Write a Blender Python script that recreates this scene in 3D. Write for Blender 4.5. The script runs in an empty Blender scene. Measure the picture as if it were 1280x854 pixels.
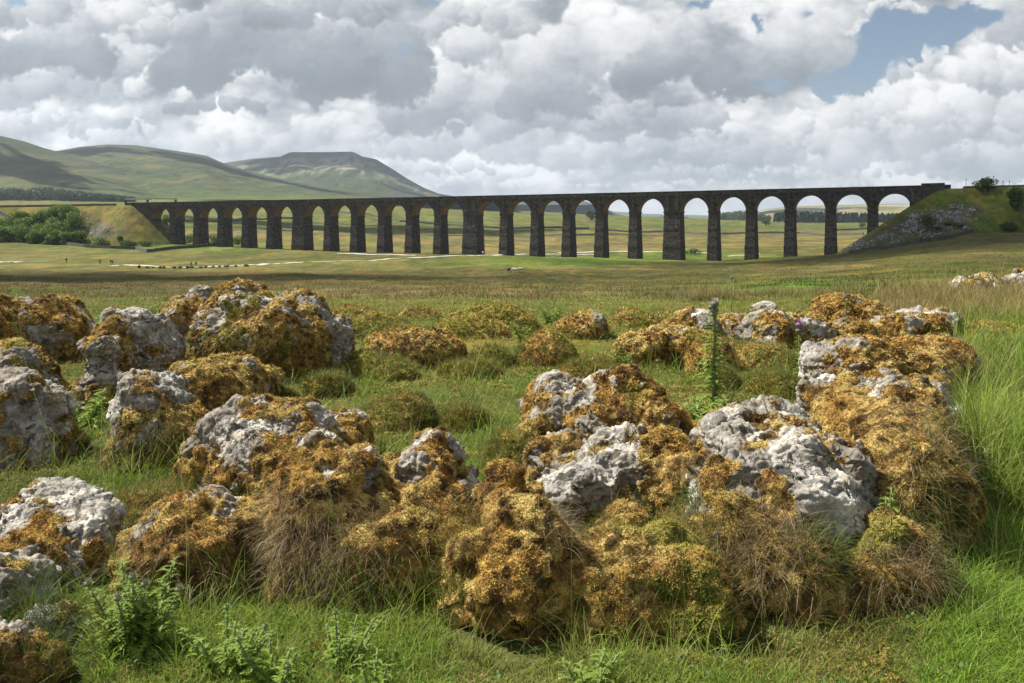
import bpy, math, random
import numpy as np
rng = np.random.default_rng(7)
random.seed(7)
SC = bpy.context.scene
COL = SC.collection
HAZE = 5.5e-5
EXPO = 1.05
SKYS = 0.49
# shaded spot x, y, ground z, height above it, half sizes, turn, seed
CLOUDS = [(-112, 106, -8, 4500, 120, 80, .05, 1.), (125, 255, -4, 4000, 85, 95, .1, 5.),
          (-1190, 2120, 120, 1900, 300, 90, -.7, 2.), (-1050, 3100, 150, 1800, 260, 130, -.5, 3.), (-640, 2950, 150, 1800, 380, 130, -.6, 4.), (-1500, 3150, 200, 2000, 260, 110, -.5, 14.), (-250, 4300, 100, 2300, 420, 150, -.3, 17.),
          (-1150, 5000, 250, 2300, 420, 300, .1, 6.), (-560, 5100, 150, 2300, 330, 230, .1, 7.), (900, 3500, 60, 1800, 600, 260, 0., 9.), (-150, 900, 0, 1500, 220, 90, 0., 10.)]
F = 1067.0      # focal length in photograph pixels
HZ = 277.0      # horizon row
CZ = 1.6        # eye height

# ------------------------------------------------------------------ helpers
def px(x, D): return (x - 640.0) / F * D
def pz(y, D): return CZ + (HZ - y) / F * D
def sstep(a, b, x):
    t = np.clip((x - a) / (b - a), 0, 1)
    return t * t * (3 - 2 * t)

_perm = np.random.default_rng(3).permutation(256)
_perm = np.concatenate([_perm, _perm, _perm])
_g = np.random.default_rng(5).normal(size=(256, 3)); _g /= np.linalg.norm(_g, axis=1)[:, None]
_g = _g.astype(np.float32)
def perlin(p):
    p = np.asarray(p, np.float32)
    i = np.floor(p).astype(np.int64); f = p - i
    i &= 255
    u = f * f * f * (f * (f * 6 - 15) + 10)
    out = 0
    X, Y, Z = i[:, 0], i[:, 1], i[:, 2]
    for dx in (0, 1):
        wx = u[:, 0] if dx else 1 - u[:, 0]
        a = _perm[X + dx]
        for dy in (0, 1):
            wy = u[:, 1] if dy else 1 - u[:, 1]
            b = _perm[a + Y + dy]
            for dz in (0, 1):
                wz = u[:, 2] if dz else 1 - u[:, 2]
                h = _perm[b + Z + dz]
                g = _g[h]
                out = out + wx * wy * wz * (g[:, 0] * (f[:, 0] - dx) + g[:, 1] * (f[:, 1] - dy) + g[:, 2] * (f[:, 2] - dz))
    return out * 1.5
def fbm(p, octv=4, gain=.5, lac=2.03):
    p = np.asarray(p, np.float32); s = 0; a = 1.0
    for k in range(octv):
        s = s + a * perlin(p + 17.3 * k); p = p * lac; a *= gain
    return s
def ridged(p, octv=3):
    s = 0; a = 1.0; p = np.asarray(p, np.float32)
    for k in range(octv):
        s = s + a * (1 - 2 * np.abs(perlin(p + 9.7 * k))); p = p * 2.1; a *= .5
    return s
def worley(p):
    p = np.asarray(p, np.float32)
    i = np.floor(p).astype(np.int64); f = p - i
    d1 = np.full(len(p), 9., np.float32); d2 = d1.copy()
    for dx in (-1, 0, 1):
        for dy in (-1, 0, 1):
            for dz in (-1, 0, 1):
                h = _perm[_perm[_perm[(i[:, 0] + dx) & 255] + ((i[:, 1] + dy) & 255)] + ((i[:, 2] + dz) & 255)]
                j = _g[h] * .5 + .5
                d = np.sqrt((dx + j[:, 0] - f[:, 0]) ** 2 + (dy + j[:, 1] - f[:, 1]) ** 2 + (dz + j[:, 2] - f[:, 2]) ** 2)
                n = d < d1
                d2 = np.where(n, d1, np.minimum(d2, d)); d1 = np.where(n, d, d1)
    return d1, d2
def v3(x, y, z=0):
    x, y = np.broadcast_arrays(x, y)
    return np.stack([x, y, np.broadcast_to(z, x.shape)], -1).astype(np.float32)

def make_mesh(name, V, faces, mat=None, parent=None, smooth=True, attrs=None, uniform=None, mats=None, fmat=None):
    """faces: int array (n,3)/(n,4) or list of such arrays"""
    me = bpy.data.meshes.new(name)
    V = np.ascontiguousarray(V, np.float32)
    if not isinstance(faces, (list, tuple)): faces = [faces]
    faces = [np.asarray(f) for f in faces if len(f)]
    me.vertices.add(len(V)); me.vertices.foreach_set('co', V.ravel())
    nl = sum(f.size for f in faces); nf = sum(len(f) for f in faces)
    me.loops.add(nl); me.loops.foreach_set('vertex_index', np.concatenate([f.ravel() for f in faces]).astype(np.int32))
    me.polygons.add(nf)
    starts = []; o = 0
    for f in faces:
        starts.append(o + np.arange(len(f)) * f.shape[1]); o += f.size
    me.polygons.foreach_set('loop_start', np.concatenate(starts).astype(np.int32))
    me.polygons.foreach_set('use_smooth', np.full(nf, smooth))
    if attrs:
        for k, a in attrs.items():
            a = np.asarray(a, np.float32)
            if a.ndim == 1:
                at = me.attributes.new(k, 'FLOAT', 'POINT'); at.data.foreach_set('value', a)
            else:
                if a.shape[1] == 3: a = np.concatenate([a, np.ones((len(a), 1), np.float32)], 1)
                at = me.attributes.new(k, 'FLOAT_COLOR', 'POINT'); at.data.foreach_set('color', np.ascontiguousarray(a, np.float32).ravel())
    if mats:
        for m in mats: me.materials.append(m)
        me.polygons.foreach_set('material_index', np.asarray(fmat, np.int32))
    elif mat: me.materials.append(mat)
    me.update(calc_edges=True)
    ob = bpy.data.objects.new(name, me); COL.objects.link(ob)
    if parent is not None: ob.parent = parent
    return ob
def tag(o, label=None, cat=None, group=None, kind=None):
    if label: o['label'] = label
    if cat: o['category'] = cat
    if group: o['group'] = group
    if kind: o['kind'] = kind
    return o
def empty(name, loc=(0, 0, 0), rz=0):
    o = bpy.data.objects.new(name, None); o.location = loc; o.rotation_euler = (0, 0, rz)
    o.empty_display_size = .2; COL.objects.link(o); return o

class MB:
    """collects simple solids into one mesh"""
    def __init__(s): s.V = []; s.Q = []; s.n = 0
    def add(s, V, Q):
        V = np.asarray(V, float); s.V.append(V); s.Q += [[i + s.n for i in q] for q in Q]; s.n += len(V)
    def box(s, c, h, rz=0, taper=1.0):
        c = np.array(c, float); h = np.array(h, float) / 2
        P = []
        for z in (-1, 1):
            k = taper if z > 0 else 1
            for x, y in ((-1, -1), (1, -1), (1, 1), (-1, 1)):
                P.append([x * h[0] * k, y * h[1] * k, z * h[2]])
        P = np.array(P); cs, sn = math.cos(rz), math.sin(rz)
        P = np.stack([P[:, 0] * cs - P[:, 1] * sn, P[:, 0] * sn + P[:, 1] * cs, P[:, 2]], 1) + c
        s.add(P, [[0, 3, 2, 1], [4, 5, 6, 7], [0, 1, 5, 4], [1, 2, 6, 5], [2, 3, 7, 6], [3, 0, 4, 7]])
    def tube(s, pts, rad, n=8, cap=True):
        pts = np.array(pts, float); rad = np.broadcast_to(rad, len(pts)); V = []
        for i, p in enumerate(pts):
            t = pts[min(i + 1, len(pts) - 1)] - pts[max(i - 1, 0)]; t = t / (np.linalg.norm(t) + 1e-9)
            a = np.cross(t, [0, 1, .01] if abs(t[1]) < .9 else [1, 0, 0]); a /= np.linalg.norm(a); b = np.cross(t, a)
            for k in range(n):
                th = 2 * math.pi * k / n
                V.append(p + rad[i] * (math.cos(th) * a + math.sin(th) * b))
        Q = []
        for i in range(len(pts) - 1):
            for k in range(n):
                Q.append([i * n + k, i * n + (k + 1) % n, (i + 1) * n + (k + 1) % n, (i + 1) * n + k])
        s.add(V, Q)
        if cap:
            m = s.n - len(V)
            s.Q.append([m + k for k in range(n)][::-1]); s.Q.append([m + (len(pts) - 1) * n + k for k in range(n)])
    def build(s, name, mat, parent=None, smooth=False):
        me = bpy.data.meshes.new(name); me.from_pydata(np.concatenate(s.V).tolist(), [], s.Q)
        if mat: me.materials.append(mat)
        for p in me.polygons: p.use_smooth = smooth
        ob = bpy.data.objects.new(name, me); COL.objects.link(ob)
        if parent is not None: ob.parent = parent
        return ob

# ------------------------------------------------------------------ material helpers
class NT:
    def __init__(s, tree): s.t = tree; s.N = tree.nodes; s.L = tree.links
    def new(s, typ, **kw):
        n = s.N.new(typ)
        for k, v in kw.items(): setattr(n, k, v)
        return n
    def link(s, a, b): s.L.new(a, b)
    def setin(s, sock, v):
        if hasattr(v, 'is_output') or isinstance(v, bpy.types.NodeSocket): s.L.new(v, sock)
        else: sock.default_value = v
    def m(s, op, a, b=0.0, c=None, clamp=False):
        n = s.new('ShaderNodeMath', operation=op, use_clamp=clamp)
        s.setin(n.inputs[0], a); s.setin(n.inputs[1], b)
        if c is not None: s.setin(n.inputs[2], c)
        return n.outputs[0]
    def vm(s, op, a, b=(0, 0, 0)):
        n = s.new('ShaderNodeVectorMath', operation=op)
        s.setin(n.inputs[0], a)
        if op == 'SCALE': s.setin(n.inputs[3], b)
        else: s.setin(n.inputs[1], b)
        return n.outputs[0]
    def rng(s, v, a, b, c=0.0, d=1.0, smooth=True):
        n = s.new('ShaderNodeMapRange', interpolation_type='SMOOTHSTEP' if smooth else 'LINEAR')
        s.setin(n.inputs[0], v)
        for i, q in zip((1, 2, 3, 4), (a, b, c, d)): s.setin(n.inputs[i], q)
        return n.outputs[0]
    def mix(s, f, a, b, blend='MIX'):
        n = s.new('ShaderNodeMix', data_type='RGBA', blend_type=blend)
        s.setin(n.inputs[0], f); s.setin(n.inputs[6], a if not isinstance(a, tuple) else (*a, 1)[:4]); s.setin(n.inputs[7], b if not isinstance(b, tuple) else (*b, 1)[:4])
        return n.outputs[2]
    def noise(s, vec, scale, detail=4, rough=.55, dist=0.0, typ=None):
        n = s.new('ShaderNodeTexNoise')
        if typ: n.noise_type = typ
        s.setin(n.inputs['Vector'], vec); n.inputs['Scale'].default_value = scale; n.inputs['Detail'].default_value = detail
        n.inputs['Roughness'].default_value = rough; n.inputs['Distortion'].default_value = dist
        return n.outputs['Fac']
    def vor(s, vec, scale, feature='F1', out='Distance', detail=0, rand=1.0):
        n = s.new('ShaderNodeTexVoronoi', feature=feature)
        s.setin(n.inputs['Vector'], vec); n.inputs['Scale'].default_value = scale
        if 'Detail' in n.inputs: n.inputs['Detail'].default_value = detail
        n.inputs['Randomness'].default_value = rand
        return n.outputs[out]
    def attr(s, name, out='Color'):
        n = s.new('ShaderNodeAttribute'); n.attribute_name = name; return n.outputs[out]
    def map(s, vec, scale):
        n = s.new('ShaderNodeMapping'); s.link(vec, n.inputs[0]); n.inputs['Scale'].default_value = scale; return n.outputs[0]
    def pos(s): return s.new('ShaderNodeNewGeometry').outputs['Position']
    def obj(s): return s.new('ShaderNodeTexCoord').outputs['Object']
    def bump(s, h, strength=.5, dist=.05):
        n = s.new('ShaderNodeBump'); n.inputs['Strength'].default_value = strength; n.inputs['Distance'].default_value = dist
        s.link(h, n.inputs['Height']); return n.outputs[0]
def material(name, fn, rough=.85, spec=.25):
    m = bpy.data.materials.new(name); m.use_nodes = True
    t = NT(m.node_tree); b = t.N['Principled BSDF']; b.inputs['Roughness'].default_value = rough
    b.inputs['Specular IOR Level'].default_value = spec
    c, nrm = fn(t)
    t.setin(b.inputs['Base Color'], c if not isinstance(c, tuple) else (*c, 1)[:4])
    if nrm is not None: t.link(nrm, b.inputs['Normal'])
    return m
def leafy(name, fn, trans=.35, rough=.6, spec=.2):
    """thin-leaf material: attribute colour, some light passes through"""
    m = bpy.data.materials.new(name); m.use_nodes = True
    t = NT(m.node_tree); b = t.N['Principled BSDF']; b.inputs['Roughness'].default_value = rough
    b.inputs['Specular IOR Level'].default_value = spec
    c = fn(t); t.link(c, b.inputs['Base Color'])
    tr = t.new('ShaderNodeBsdfTranslucent'); t.link(c, tr.inputs['Color'])
    mx = t.new('ShaderNodeMixShader'); mx.inputs[0].default_value = trans
    t.link(b.outputs[0], mx.inputs[1]); t.link(tr.outputs[0], mx.inputs[2])
    t.link(mx.outputs[0], t.N['Material Output'].inputs[0])
    return m

# ------------------------------------------------------------------ materials
def _ground(t):
    P = t.pos(); c = t.attr('col')
    n1 = t.noise(P, 9.0, 5, .65); n2 = t.noise(t.map(P, (.35, .12, .3)), 1.0, 6, .6); n3 = t.noise(P, .9, 4, .6)
    c = t.mix(t.rng(n2, .38, .62, .0, .55), c, t.mix(1.0, c, (1.28, .98, .80), 'MULTIPLY'))
    c = t.mix(t.rng(n3, .42, .62, .0, .6), c, t.mix(1.0, c, (.62, .78, .62), 'MULTIPLY'))
    c = t.mix(t.rng(n1, .35, .65, .0, .5), c, t.mix(1.0, c, (.55, .60, .55), 'MULTIPLY'))
    nf = t.noise(t.map(P, (.05, .02, .05)), 1.0, 8, .72)
    c = t.mix(t.rng(nf, .46, .54, .0, .85), c, t.mix(1.0, c, (.52, .66, .52), 'MULTIPLY'))
    nk = t.noise(t.map(P, (.30, .10, .2)), 1.0, 6, .75); c = t.mix(t.rng(nk, .50, .56, .0, .7), c, t.mix(1.0, c, (.50, .60, .50), 'MULTIPLY'))
    ng = t.noise(t.map(P, (.11, .045, .1)), 1.0, 7, .7, .5)
    c = t.mix(t.rng(ng, .50, .58, .0, .8), c, t.mix(1.0, c, (1.45, 1.18, .85), 'MULTIPLY'))
    h = t.m('ADD', t.m('MULTIPLY', n1, .35), n3)
    return c, t.bump(h, .6, .25)
M_ground = material('ground_turf', _ground, .95, .1)
def _hill(t):
    P = t.pos(); c = t.attr('col')
    n1 = t.noise(t.map(P, (.006, .003, .014)), 1.0, 8, .66, .8)
    n2 = t.noise(t.map(P, (.02, .02, .05)), 1.0, 6, .65)
    n3 = t.noise(t.map(P, (.05, .03, .10)), 1.0, 5, .7)
    c = t.mix(t.rng(n1, .42, .58, .0, .8), c, t.mix(1.0, c, (.52, .64, .62), 'MULTIPLY'))
    c = t.mix(t.rng(n2, .42, .6, .0, .8), c, t.mix(1.0, c, (1.45, 1.2, .9), 'MULTIPLY'))
    c = t.mix(t.rng(n3, .42, .6, .0, .6), c, t.mix(1.0, c, (.6, .65, .65), 'MULTIPLY'))
    return c, t.bump(t.m('ADD', n1, t.m('MULTIPLY', n2, .4)), .8, 18.0)
M_hill = material('fell_grass', _hill, .95, .1)

def _rock(t):
    P = t.pos(); moss = t.attr('moss', 'Fac'); mc = t.attr('mcol')
    big = t.noise(P, 2.2, 5, .6); mid = t.noise(P, 9.0, 6, .68, .4); fine = t.noise(P, 42.0, 5, .7)
    lich = t.noise(P, 6.0, 7, .72, .8)
    c = t.mix(t.rng(big, .42, .60), (.27, .255, .225), (.58, .545, .48))
    c = t.mix(t.rng(mid, .46, .60, .0, .8), c, (.19, .185, .17))
    c = t.mix(t.rng(fine, .54, .70, .0, .7), c, (.70, .68, .62))
    c = t.mix(t.rng(lich, .555, .60, .0, .85), c, (.035, .033, .03))
    cr = t.vor(t.vm('ADD', P, t.vm('SCALE', t.new('ShaderNodeTexNoise').outputs['Color'], .0)), 7.0, 'DISTANCE_TO_EDGE')
    warp = t.new('ShaderNodeTexNoise'); t.link(P, warp.inputs['Vector']); warp.inputs['Scale'].default_value = 5; warp.inputs['Detail'].default_value = 4
    wp = t.vm('ADD', P, t.vm('SCALE', warp.outputs['Color'], .28))
    crack = t.vor(wp, 6.5, 'DISTANCE_TO_EDGE')
    crk = t.rng(crack, .0, .022, 1.0, .0)
    gate = t.rng(t.noise(P, 3.1, 4), .50, .62)
    crk = t.m('MULTIPLY', crk, gate)
    c = t.mix(t.m('MULTIPLY', crk, .6), c, (.07, .06, .05))
    pits = t.vor(P, 38.0)
    spk = t.noise(P, 26.0, 5, .75); c = t.mix(t.m('MULTIPLY', t.rng(spk, .56, .62), t.rng(t.noise(P, 3.7, 3), .40, .58)), c, (.045, .042, .036))
    stain = t.noise(P, 4.1, 5, .6); c = t.mix(t.rng(stain, .56, .70, .0, .55), c, (.26, .20, .13))
    orange = t.rng(t.noise(P, 14.0, 4, .6), .68, .74)
    c = t.mix(t.m('MULTIPLY', orange, .6), c, (.42, .2, .05))
    c = t.mix(t.m('MULTIPLY', t.attr('stain', 'Fac'), t.rng(fine, .40, .62, .25, .95)), c, (.13, .095, .05))
    # moss underlay
    mn = t.noise(P, 60.0, 4, .7)
    mcc = t.mix(t.rng(mn, .35, .62), t.mix(1.0, mc, (.42, .38, .36), 'MULTIPLY'), mc)
    edge = t.m('ADD', moss, t.m('MULTIPLY', t.m('SUBTRACT', mn, .5), .35))
    mk = t.rng(edge, .42, .56)
    col = t.mix(mk, c, mcc)
    h = t.m('ADD', t.m('MULTIPLY', mid, 1.0), t.m('MULTIPLY', fine, .35))
    h = t.m('SUBTRACT', h, t.m('MULTIPLY', crk, .7))
    h = t.m('ADD', h, t.m('MULTIPLY', pits, .18))
    h = t.m('ADD', h, t.m('MULTIPLY', t.m('MULTIPLY', mn, mk), .6))
    return col, t.bump(h, .9, .035)
M_rock = material('limestone', _rock, .9, .15)
M_moss = leafy('moss_leaves', lambda t: t.attr('col'), .22, .8, .1)
M_grass = leafy('grass_blades', lambda t: t.attr('col'), .40, .55, .25)
M_leaf = leafy('tree_leaves', lambda t: t.attr('col'), .28, .6, .2)
def _bark(t):
    n = t.noise(t.map(t.obj(), (3, 3, .8)), 2.0, 5); return t.mix(n, (.06, .045, .03), (.16, .13, .10)), t.bump(n, .6, .1)
M_bark = material('bark', _bark)
def _masonry(t, dark, light):
    P = t.obj()
    br = t.new('ShaderNodeTexBrick'); mp = t.new('ShaderNodeMapping')
    sep = t.new('ShaderNodeSeparateXYZ'); t.link(P, sep.inputs[0])
    cmb = t.new('ShaderNodeCombineXYZ'); t.link(t.m('ADD', sep.outputs[0], sep.outputs[1]), cmb.inputs[0]); t.link(sep.outputs[2], cmb.inputs[1])
    t.link(cmb.outputs[0], br.inputs[0])
    br.inputs['Scale'].default_value = 1.0; br.inputs['Brick Width'].default_value = .95; br.inputs['Row Height'].default_value = .42
    br.inputs['Mortar Size'].default_value = .05; br.inputs['Bias'].default_value = -.1
    br.inputs['Color1'].default_value = (*dark, 1); br.inputs['Color2'].default_value = (*light, 1); br.inputs['Mortar'].default_value = (*[q * .35 for q in dark], 1)
    n = t.noise(P, 1.3, 6, .7); n2 = t.noise(t.map(P, (1, 1, .12)), .9, 4, .6)
    v = t.vor(t.map(P, (.8, .8, 1.6)), 1.0, 'F1', 'Color')
    bw = t.new('ShaderNodeRGBToBW'); t.link(v, bw.inputs[0]); c = t.mix(t.rng(bw.outputs[0], .25, .75, 0., .75), t.mix(1.0, br.outputs['Color'], (.5, .5, .52), 'MULTIPLY'), br.outputs['Color'])
    c = t.mix(t.rng(n, .4, .66, .0, .8), c, t.mix(1.0, c, (.45, .43, .45), 'MULTIPLY'))
    c = t.mix(t.rng(n2, .62, .78, .0, .6), c, (.34, .31, .27))
    return c, t.bump(t.m('ADD', br.outputs['Fac'], t.m('MULTIPLY', n, -1.5)), .9, .15)
M_stone = material('gritstone_masonry', lambda t: _masonry(t, (.125, .112, .10), (.215, .192, .168)), .9, .15)
M_stone2 = material('coping_stone', lambda t: _masonry(t, (.16, .145, .12), (.27, .24, .20)), .9, .15)
def _brick(t):
    n = t.noise(t.obj(), 1.2, 5, .65); n2 = t.noise(t.obj(), .25, 3)
    c = t.mix(t.rng(n, .35, .65), (.15, .085, .05), (.29, .17, .095))
    return t.mix(t.rng(n2, .45, .65, 0, .7), c, (.12, .09, .07)), t.bump(n, .5, .1)
M_brick = material('arch_brickwork', _brick)
def _wall(t):
    P = t.pos(); v = t.vor(t.map(P, (2, 2, 4)), 1.0, 'F1', 'Color'); n = t.noise(P, 3.0, 4)
    bw = t.new('ShaderNodeRGBToBW'); t.link(v, bw.inputs[0])
    return t.mix(bw.outputs[0], (.030, .028, .025), (.12, .112, .10)), t.bump(n, .8, .15)
M_drystone = material('dry_stone', _wall)
def _scree(t):
    P = t.pos(); n = t.noise(P, 1.4, 5); return t.mix(t.rng(n, .35, .65), (.10, .095, .09), (.32, .31, .30)), t.bump(n, .5, .1)
M_scree = material('scree_stone', _scree)
M_path = material('pale_gravel', lambda t: (t.mix(t.noise(t.pos(), 1.5, 5), (.34, .32, .285), (.48, .455, .41)), None))
M_wood = material('weathered_wood', lambda t: (t.mix(t.noise(t.map(t.obj(), (8, 8, 1)), 2, 4), (.10, .09, .075), (.22, .20, .17)), None))
M_rail = material('rusty_steel', lambda t: (t.mix(t.noise(t.obj(), 3, 3), (.12, .07, .05), (.2, .14, .1)), None), .6)
M_ballast = material('ballast', lambda t: (t.mix(t.noise(t.pos(), 3, 4), (.2, .18, .17), (.36, .34, .32)), None))
def flat(name, c, rough=.8):
    return material(name, lambda t: (t.mix(t.noise(t.obj(), 12, 3), tuple(q * .8 for q in c), tuple(min(1, q * 1.15) for q in c)), None), rough)
M_skin = flat('skin', (.5, .3, .22)); M_wool = flat('wool', (.62, .58, .5)); M_face = flat('sheep_face', (.06, .05, .05))
M_petal = leafy('petals', lambda t: t.attr('col'), .3)

# ------------------------------------------------------------------ terrain
TX = np.array([-300, 0, 150, 300, 450, 600, 750, 900, 1050, 1200, 1500.])
T = [  # depth, then the image row where ground at that depth shows, per column of TX
 (16,   None),
 (25,   [368, 368, 368, 368, 368, 368, 368, 366, 359, 350, 346]),
 (45,   [361, 361, 361, 361, 361, 361, 360, 357, 350, 340, 334]),
 (90,   [352, 352, 352, 352, 352, 352, 350, 347, 341, 328, 318]),
 (150,  [345, 345, 345, 345, 345, 344, 342, 340, 334, 314, 303]),
 (220,  [338, 338, 338, 338, 338, 336, 335, 334, 328, 303, 292]),
 (300,  [329, 329, 331, 331, 328, 324, 329, 330, 321, 291, 283]),
 (355,  [317, 318, 322, 324, 322, 319.5, 321, 327, 318, 285, 279]),
 (385,  [312, 313, 317, 320, 320, 318.5, 324.5, 326, 313, 283, 277]),
 (420,  [307, 308, 312.5, 315, 316.5, 319, 322, 320, 309, 281, 276]),
 (465,  [301, 302, 304, 307, 312, 315, 315, 314, 305, 280, 276]),
 (600,  [280, 285, 290, 298, 303, 306, 306, 306, 302, 280, 276]),
 (900,  [259, 261, 265, 280, 287, 291, 292, 293, 291, 280, 276]),
 (1500, [250, 250, 251, 253, 257, 265, 272, 277, 280, 279, 276]),
 (2500, [247, 247, 248, 249, 253, 261, 269, 274, 278, 277, 276]),
 (5000, [262, 262, 262, 262, 262, 264, 274, 275, 277, 277, 276]),
 (13000,[272] * 11)]
rows = []
for D, r in T:
    if r is None: r = [HZ + CZ * F / D] * 11
    rows.append([math.log(D)] + list(r))
for D in (.3, 1, 2, 4, 6, 8, 10, 12, 14): rows.append([math.log(D)] + [HZ + CZ * F / D] * 11)
rows.sort(); rows = np.array(rows)
LG = np.linspace(math.log(.3), math.log(13000), 300); XG = np.linspace(-300, 1500, 181)
ZT = np.zeros((300, 11))
for j in range(11):
    yy = np.interp(LG, rows[:, 0], rows[:, 1 + j]); ZT[:, j] = (HZ - yy) / F * np.exp(LG)   # height above the eye
    # interpolate height rather than row inside the near flat part
    ZT[:, j] = np.where(np.exp(LG) < 16, -CZ, ZT[:, j])
def blur(a, r, ax):
    k = np.exp(-np.linspace(-2, 2, 2 * r + 1) ** 2); k /= k.sum()
    pad = [(0, 0)] * 2; pad[ax] = (r, r)
    b = np.pad(a, pad, mode='edge')
    return np.apply_along_axis(lambda v: np.convolve(v, k, 'valid'), ax, b)
ZG = np.stack([np.interp(XG, TX, ZT[i]) for i in range(300)])
ZG = blur(blur(ZG, 4, 0), 7, 1)
def base_z(x, y):
    x = np.asarray(x, float); y = np.asarray(y, float)
    r = np.sqrt(x * x + y * y) + 1e-6
    az = np.arctan2(x, y); azc = np.clip(az, -.75, .75)
    xp = 640 + F * np.tan(azc); D = np.where(np.abs(az) > .75, r * math.cos(.75), np.maximum(y, .3))
    back = sstep(1.2, 2.4, np.abs(az))
    u = np.clip((np.log(np.clip(D, .3, 12999)) - LG[0]) / (LG[1] - LG[0]), 0, 298.999)
    v = np.clip((xp - XG[0]) / (XG[1] - XG[0]), 0, 179.999)
    iu = u.astype(int); iv = v.astype(int); fu = u - iu; fv = v - iv
    z = (ZG[iu, iv] * (1 - fu) * (1 - fv) + ZG[iu + 1, iv] * fu * (1 - fv) + ZG[iu, iv + 1] * (1 - fu) * fv + ZG[iu + 1, iv + 1] * fu * fv)
    z = z * (1 - back) + (-CZ) * back
    return z + CZ
def ground_z(x, y):
    x = np.asarray(x, float); y = np.asarray(y, float); shp = x.shape
    x = x.ravel(); y = y.ravel(); r = np.sqrt(x * x + y * y)
    z = base_z(x, y)
    n = fbm(v3(x * .9, y * .9, 1.), 3) * .035 * sstep(1.5, 4, r) * (1 - sstep(60, 200, r))
    n = n + fbm(v3(x * .3, y * .3, 4.), 3) * .14 * sstep(18, 30, r) * (1 - sstep(300, 700, r))
    n = n + fbm(v3(x * .04, y * .04, 7.), 3) * .8 * sstep(40, 120, r) * (1 - .6 * sstep(250, 380, r))
    n = n + fbm(v3(x * .01, y * .01, 9.), 3) * 2.2 * sstep(480, 900, r)
    return (z + n).reshape(shp)

# colour zones of the open ground
GREEN = np.array([.085, .125, .022]); LUSH = np.array([.105, .175, .022]); OLIVE = np.array([.125, .125, .035])
BROWN = np.array([.150, .120, .050]); STRAW = np.array([.215, .165, .065]); OCHRE = np.array([.23, .165, .045])
YGRN = np.array([.150, .165, .040]); MOORC = np.array([.10, .09, .045])
def mixc(c, d, w): return c * (1 - w[:, None]) + d * w[:, None]
def blob(xp, yp, cx, cy, sx, sy): return np.exp(-(((xp - cx) / sx) ** 2 + ((yp - cy) / sy) ** 2))
def ground_col(x, y, z):
    D = np.maximum(y, .3); xp = 640 + F * x / D; yp = HZ - (z - CZ) / D * F
    n1 = fbm(v3(x * .12, y * .05, 2.), 4); n2 = fbm(v3(x * .015, y * .012, 5.), 4); n3 = fbm(v3(x * .9, y * .9, 3.), 3)
    c = np.tile(GREEN, (len(x), 1))
    c = mixc(c, LUSH, sstep(-.1, .5, n3) * .7)
    c = mixc(c, OCHRE * .8, (.35 + .65 * sstep(6.0, 10, D)) * (1 - sstep(20, 30, D)) * sstep(-.2, .3, n3) * .8)
    c = mixc(c, np.array([.080, .092, .024]), 1 - sstep(6, 11, D))
    far = sstep(20, 34, D)
    c = mixc(c, mixc(np.tile(OLIVE, (len(x), 1)), BROWN, sstep(-.35, .35, n1 + .15)), far)
    c = mixc(c, STRAW * .9, blob(xp, yp, 560, 372, 420, 9) * .8 * sstep(15, 24, D))
    c = mixc(c, LUSH, np.clip(blob(xp, yp, 1000, 357, 130, 8) + blob(xp, yp, 1230, 343, 120, 6), 0, 1) * sstep(-.5, .2, n1) * sstep(16, 24, D))
    # mid plain
    mid = sstep(170, 260, D)
    c = mixc(c, YGRN * .85, mid * (xp < 620) * sstep(-.3, .4, n1) * .55 * (1 - sstep(420, 480, D)))
    c = mixc(c, LUSH, blob(xp, yp, 700, 327, 130, 6) * .9 * sstep(150, 250, D))
    c = mixc(c, LUSH, blob(xp, yp, 1000, 324, 200, 3) * .8 * sstep(280, 330, D))
    c = mixc(c, LUSH, blob(xp, yp, 230, 306, 160, 8) * .85 * sstep(350, 400, D))
    c = mixc(c, LUSH, blob(xp, yp, 850, 318, 100, 5) * .9 * sstep(380, 400, D))
    b = sstep(455, 520, D)
    f = np.tile(STRAW, (len(x), 1)); f = mixc(f, BROWN * 1.1, sstep(.0, .35, n2 + .25 * np.sin(yp * .9)) * .8)
    f = mixc(f, np.array([.098, .118, .034]), sstep(291, 287, yp) * .85)
    f = mixc(f, MOORC * 1.3, np.exp(-((yp - 294) / 3.2) ** 2) * .75 * sstep(500, 700, xp))
    f = mixc(f, YGRN * .9, sstep(283, 279, yp) * .8)
    f = mixc(f, GREEN, np.exp(-((yp - 285.5) / 2.) ** 2) * .7)
    f = mixc(f, YGRN, (xp < 520) * sstep(.0, .3, n2) * .6)
    n5 = fbm(v3(x * .03, y * .008, 15.), 5); f = mixc(f, YGRN * .8, sstep(.05, .3, n5) * .6); f = mixc(f, MOORC * 1.2, sstep(.1, .35, fbm(v3(x * .02, y * .006, 25.), 5)) * .7)
    c = mixc(c, f, b)
    c = mixc(c, OCHRE * .7, (xp < 165) * sstep(420, 470, D) * sstep(.0, .3, n2) * .4)
    c = c * (1 + .18 * n2[:, None] * sstep(30, 90, D)[:, None])
    return np.clip(c, .01, .9)

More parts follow.
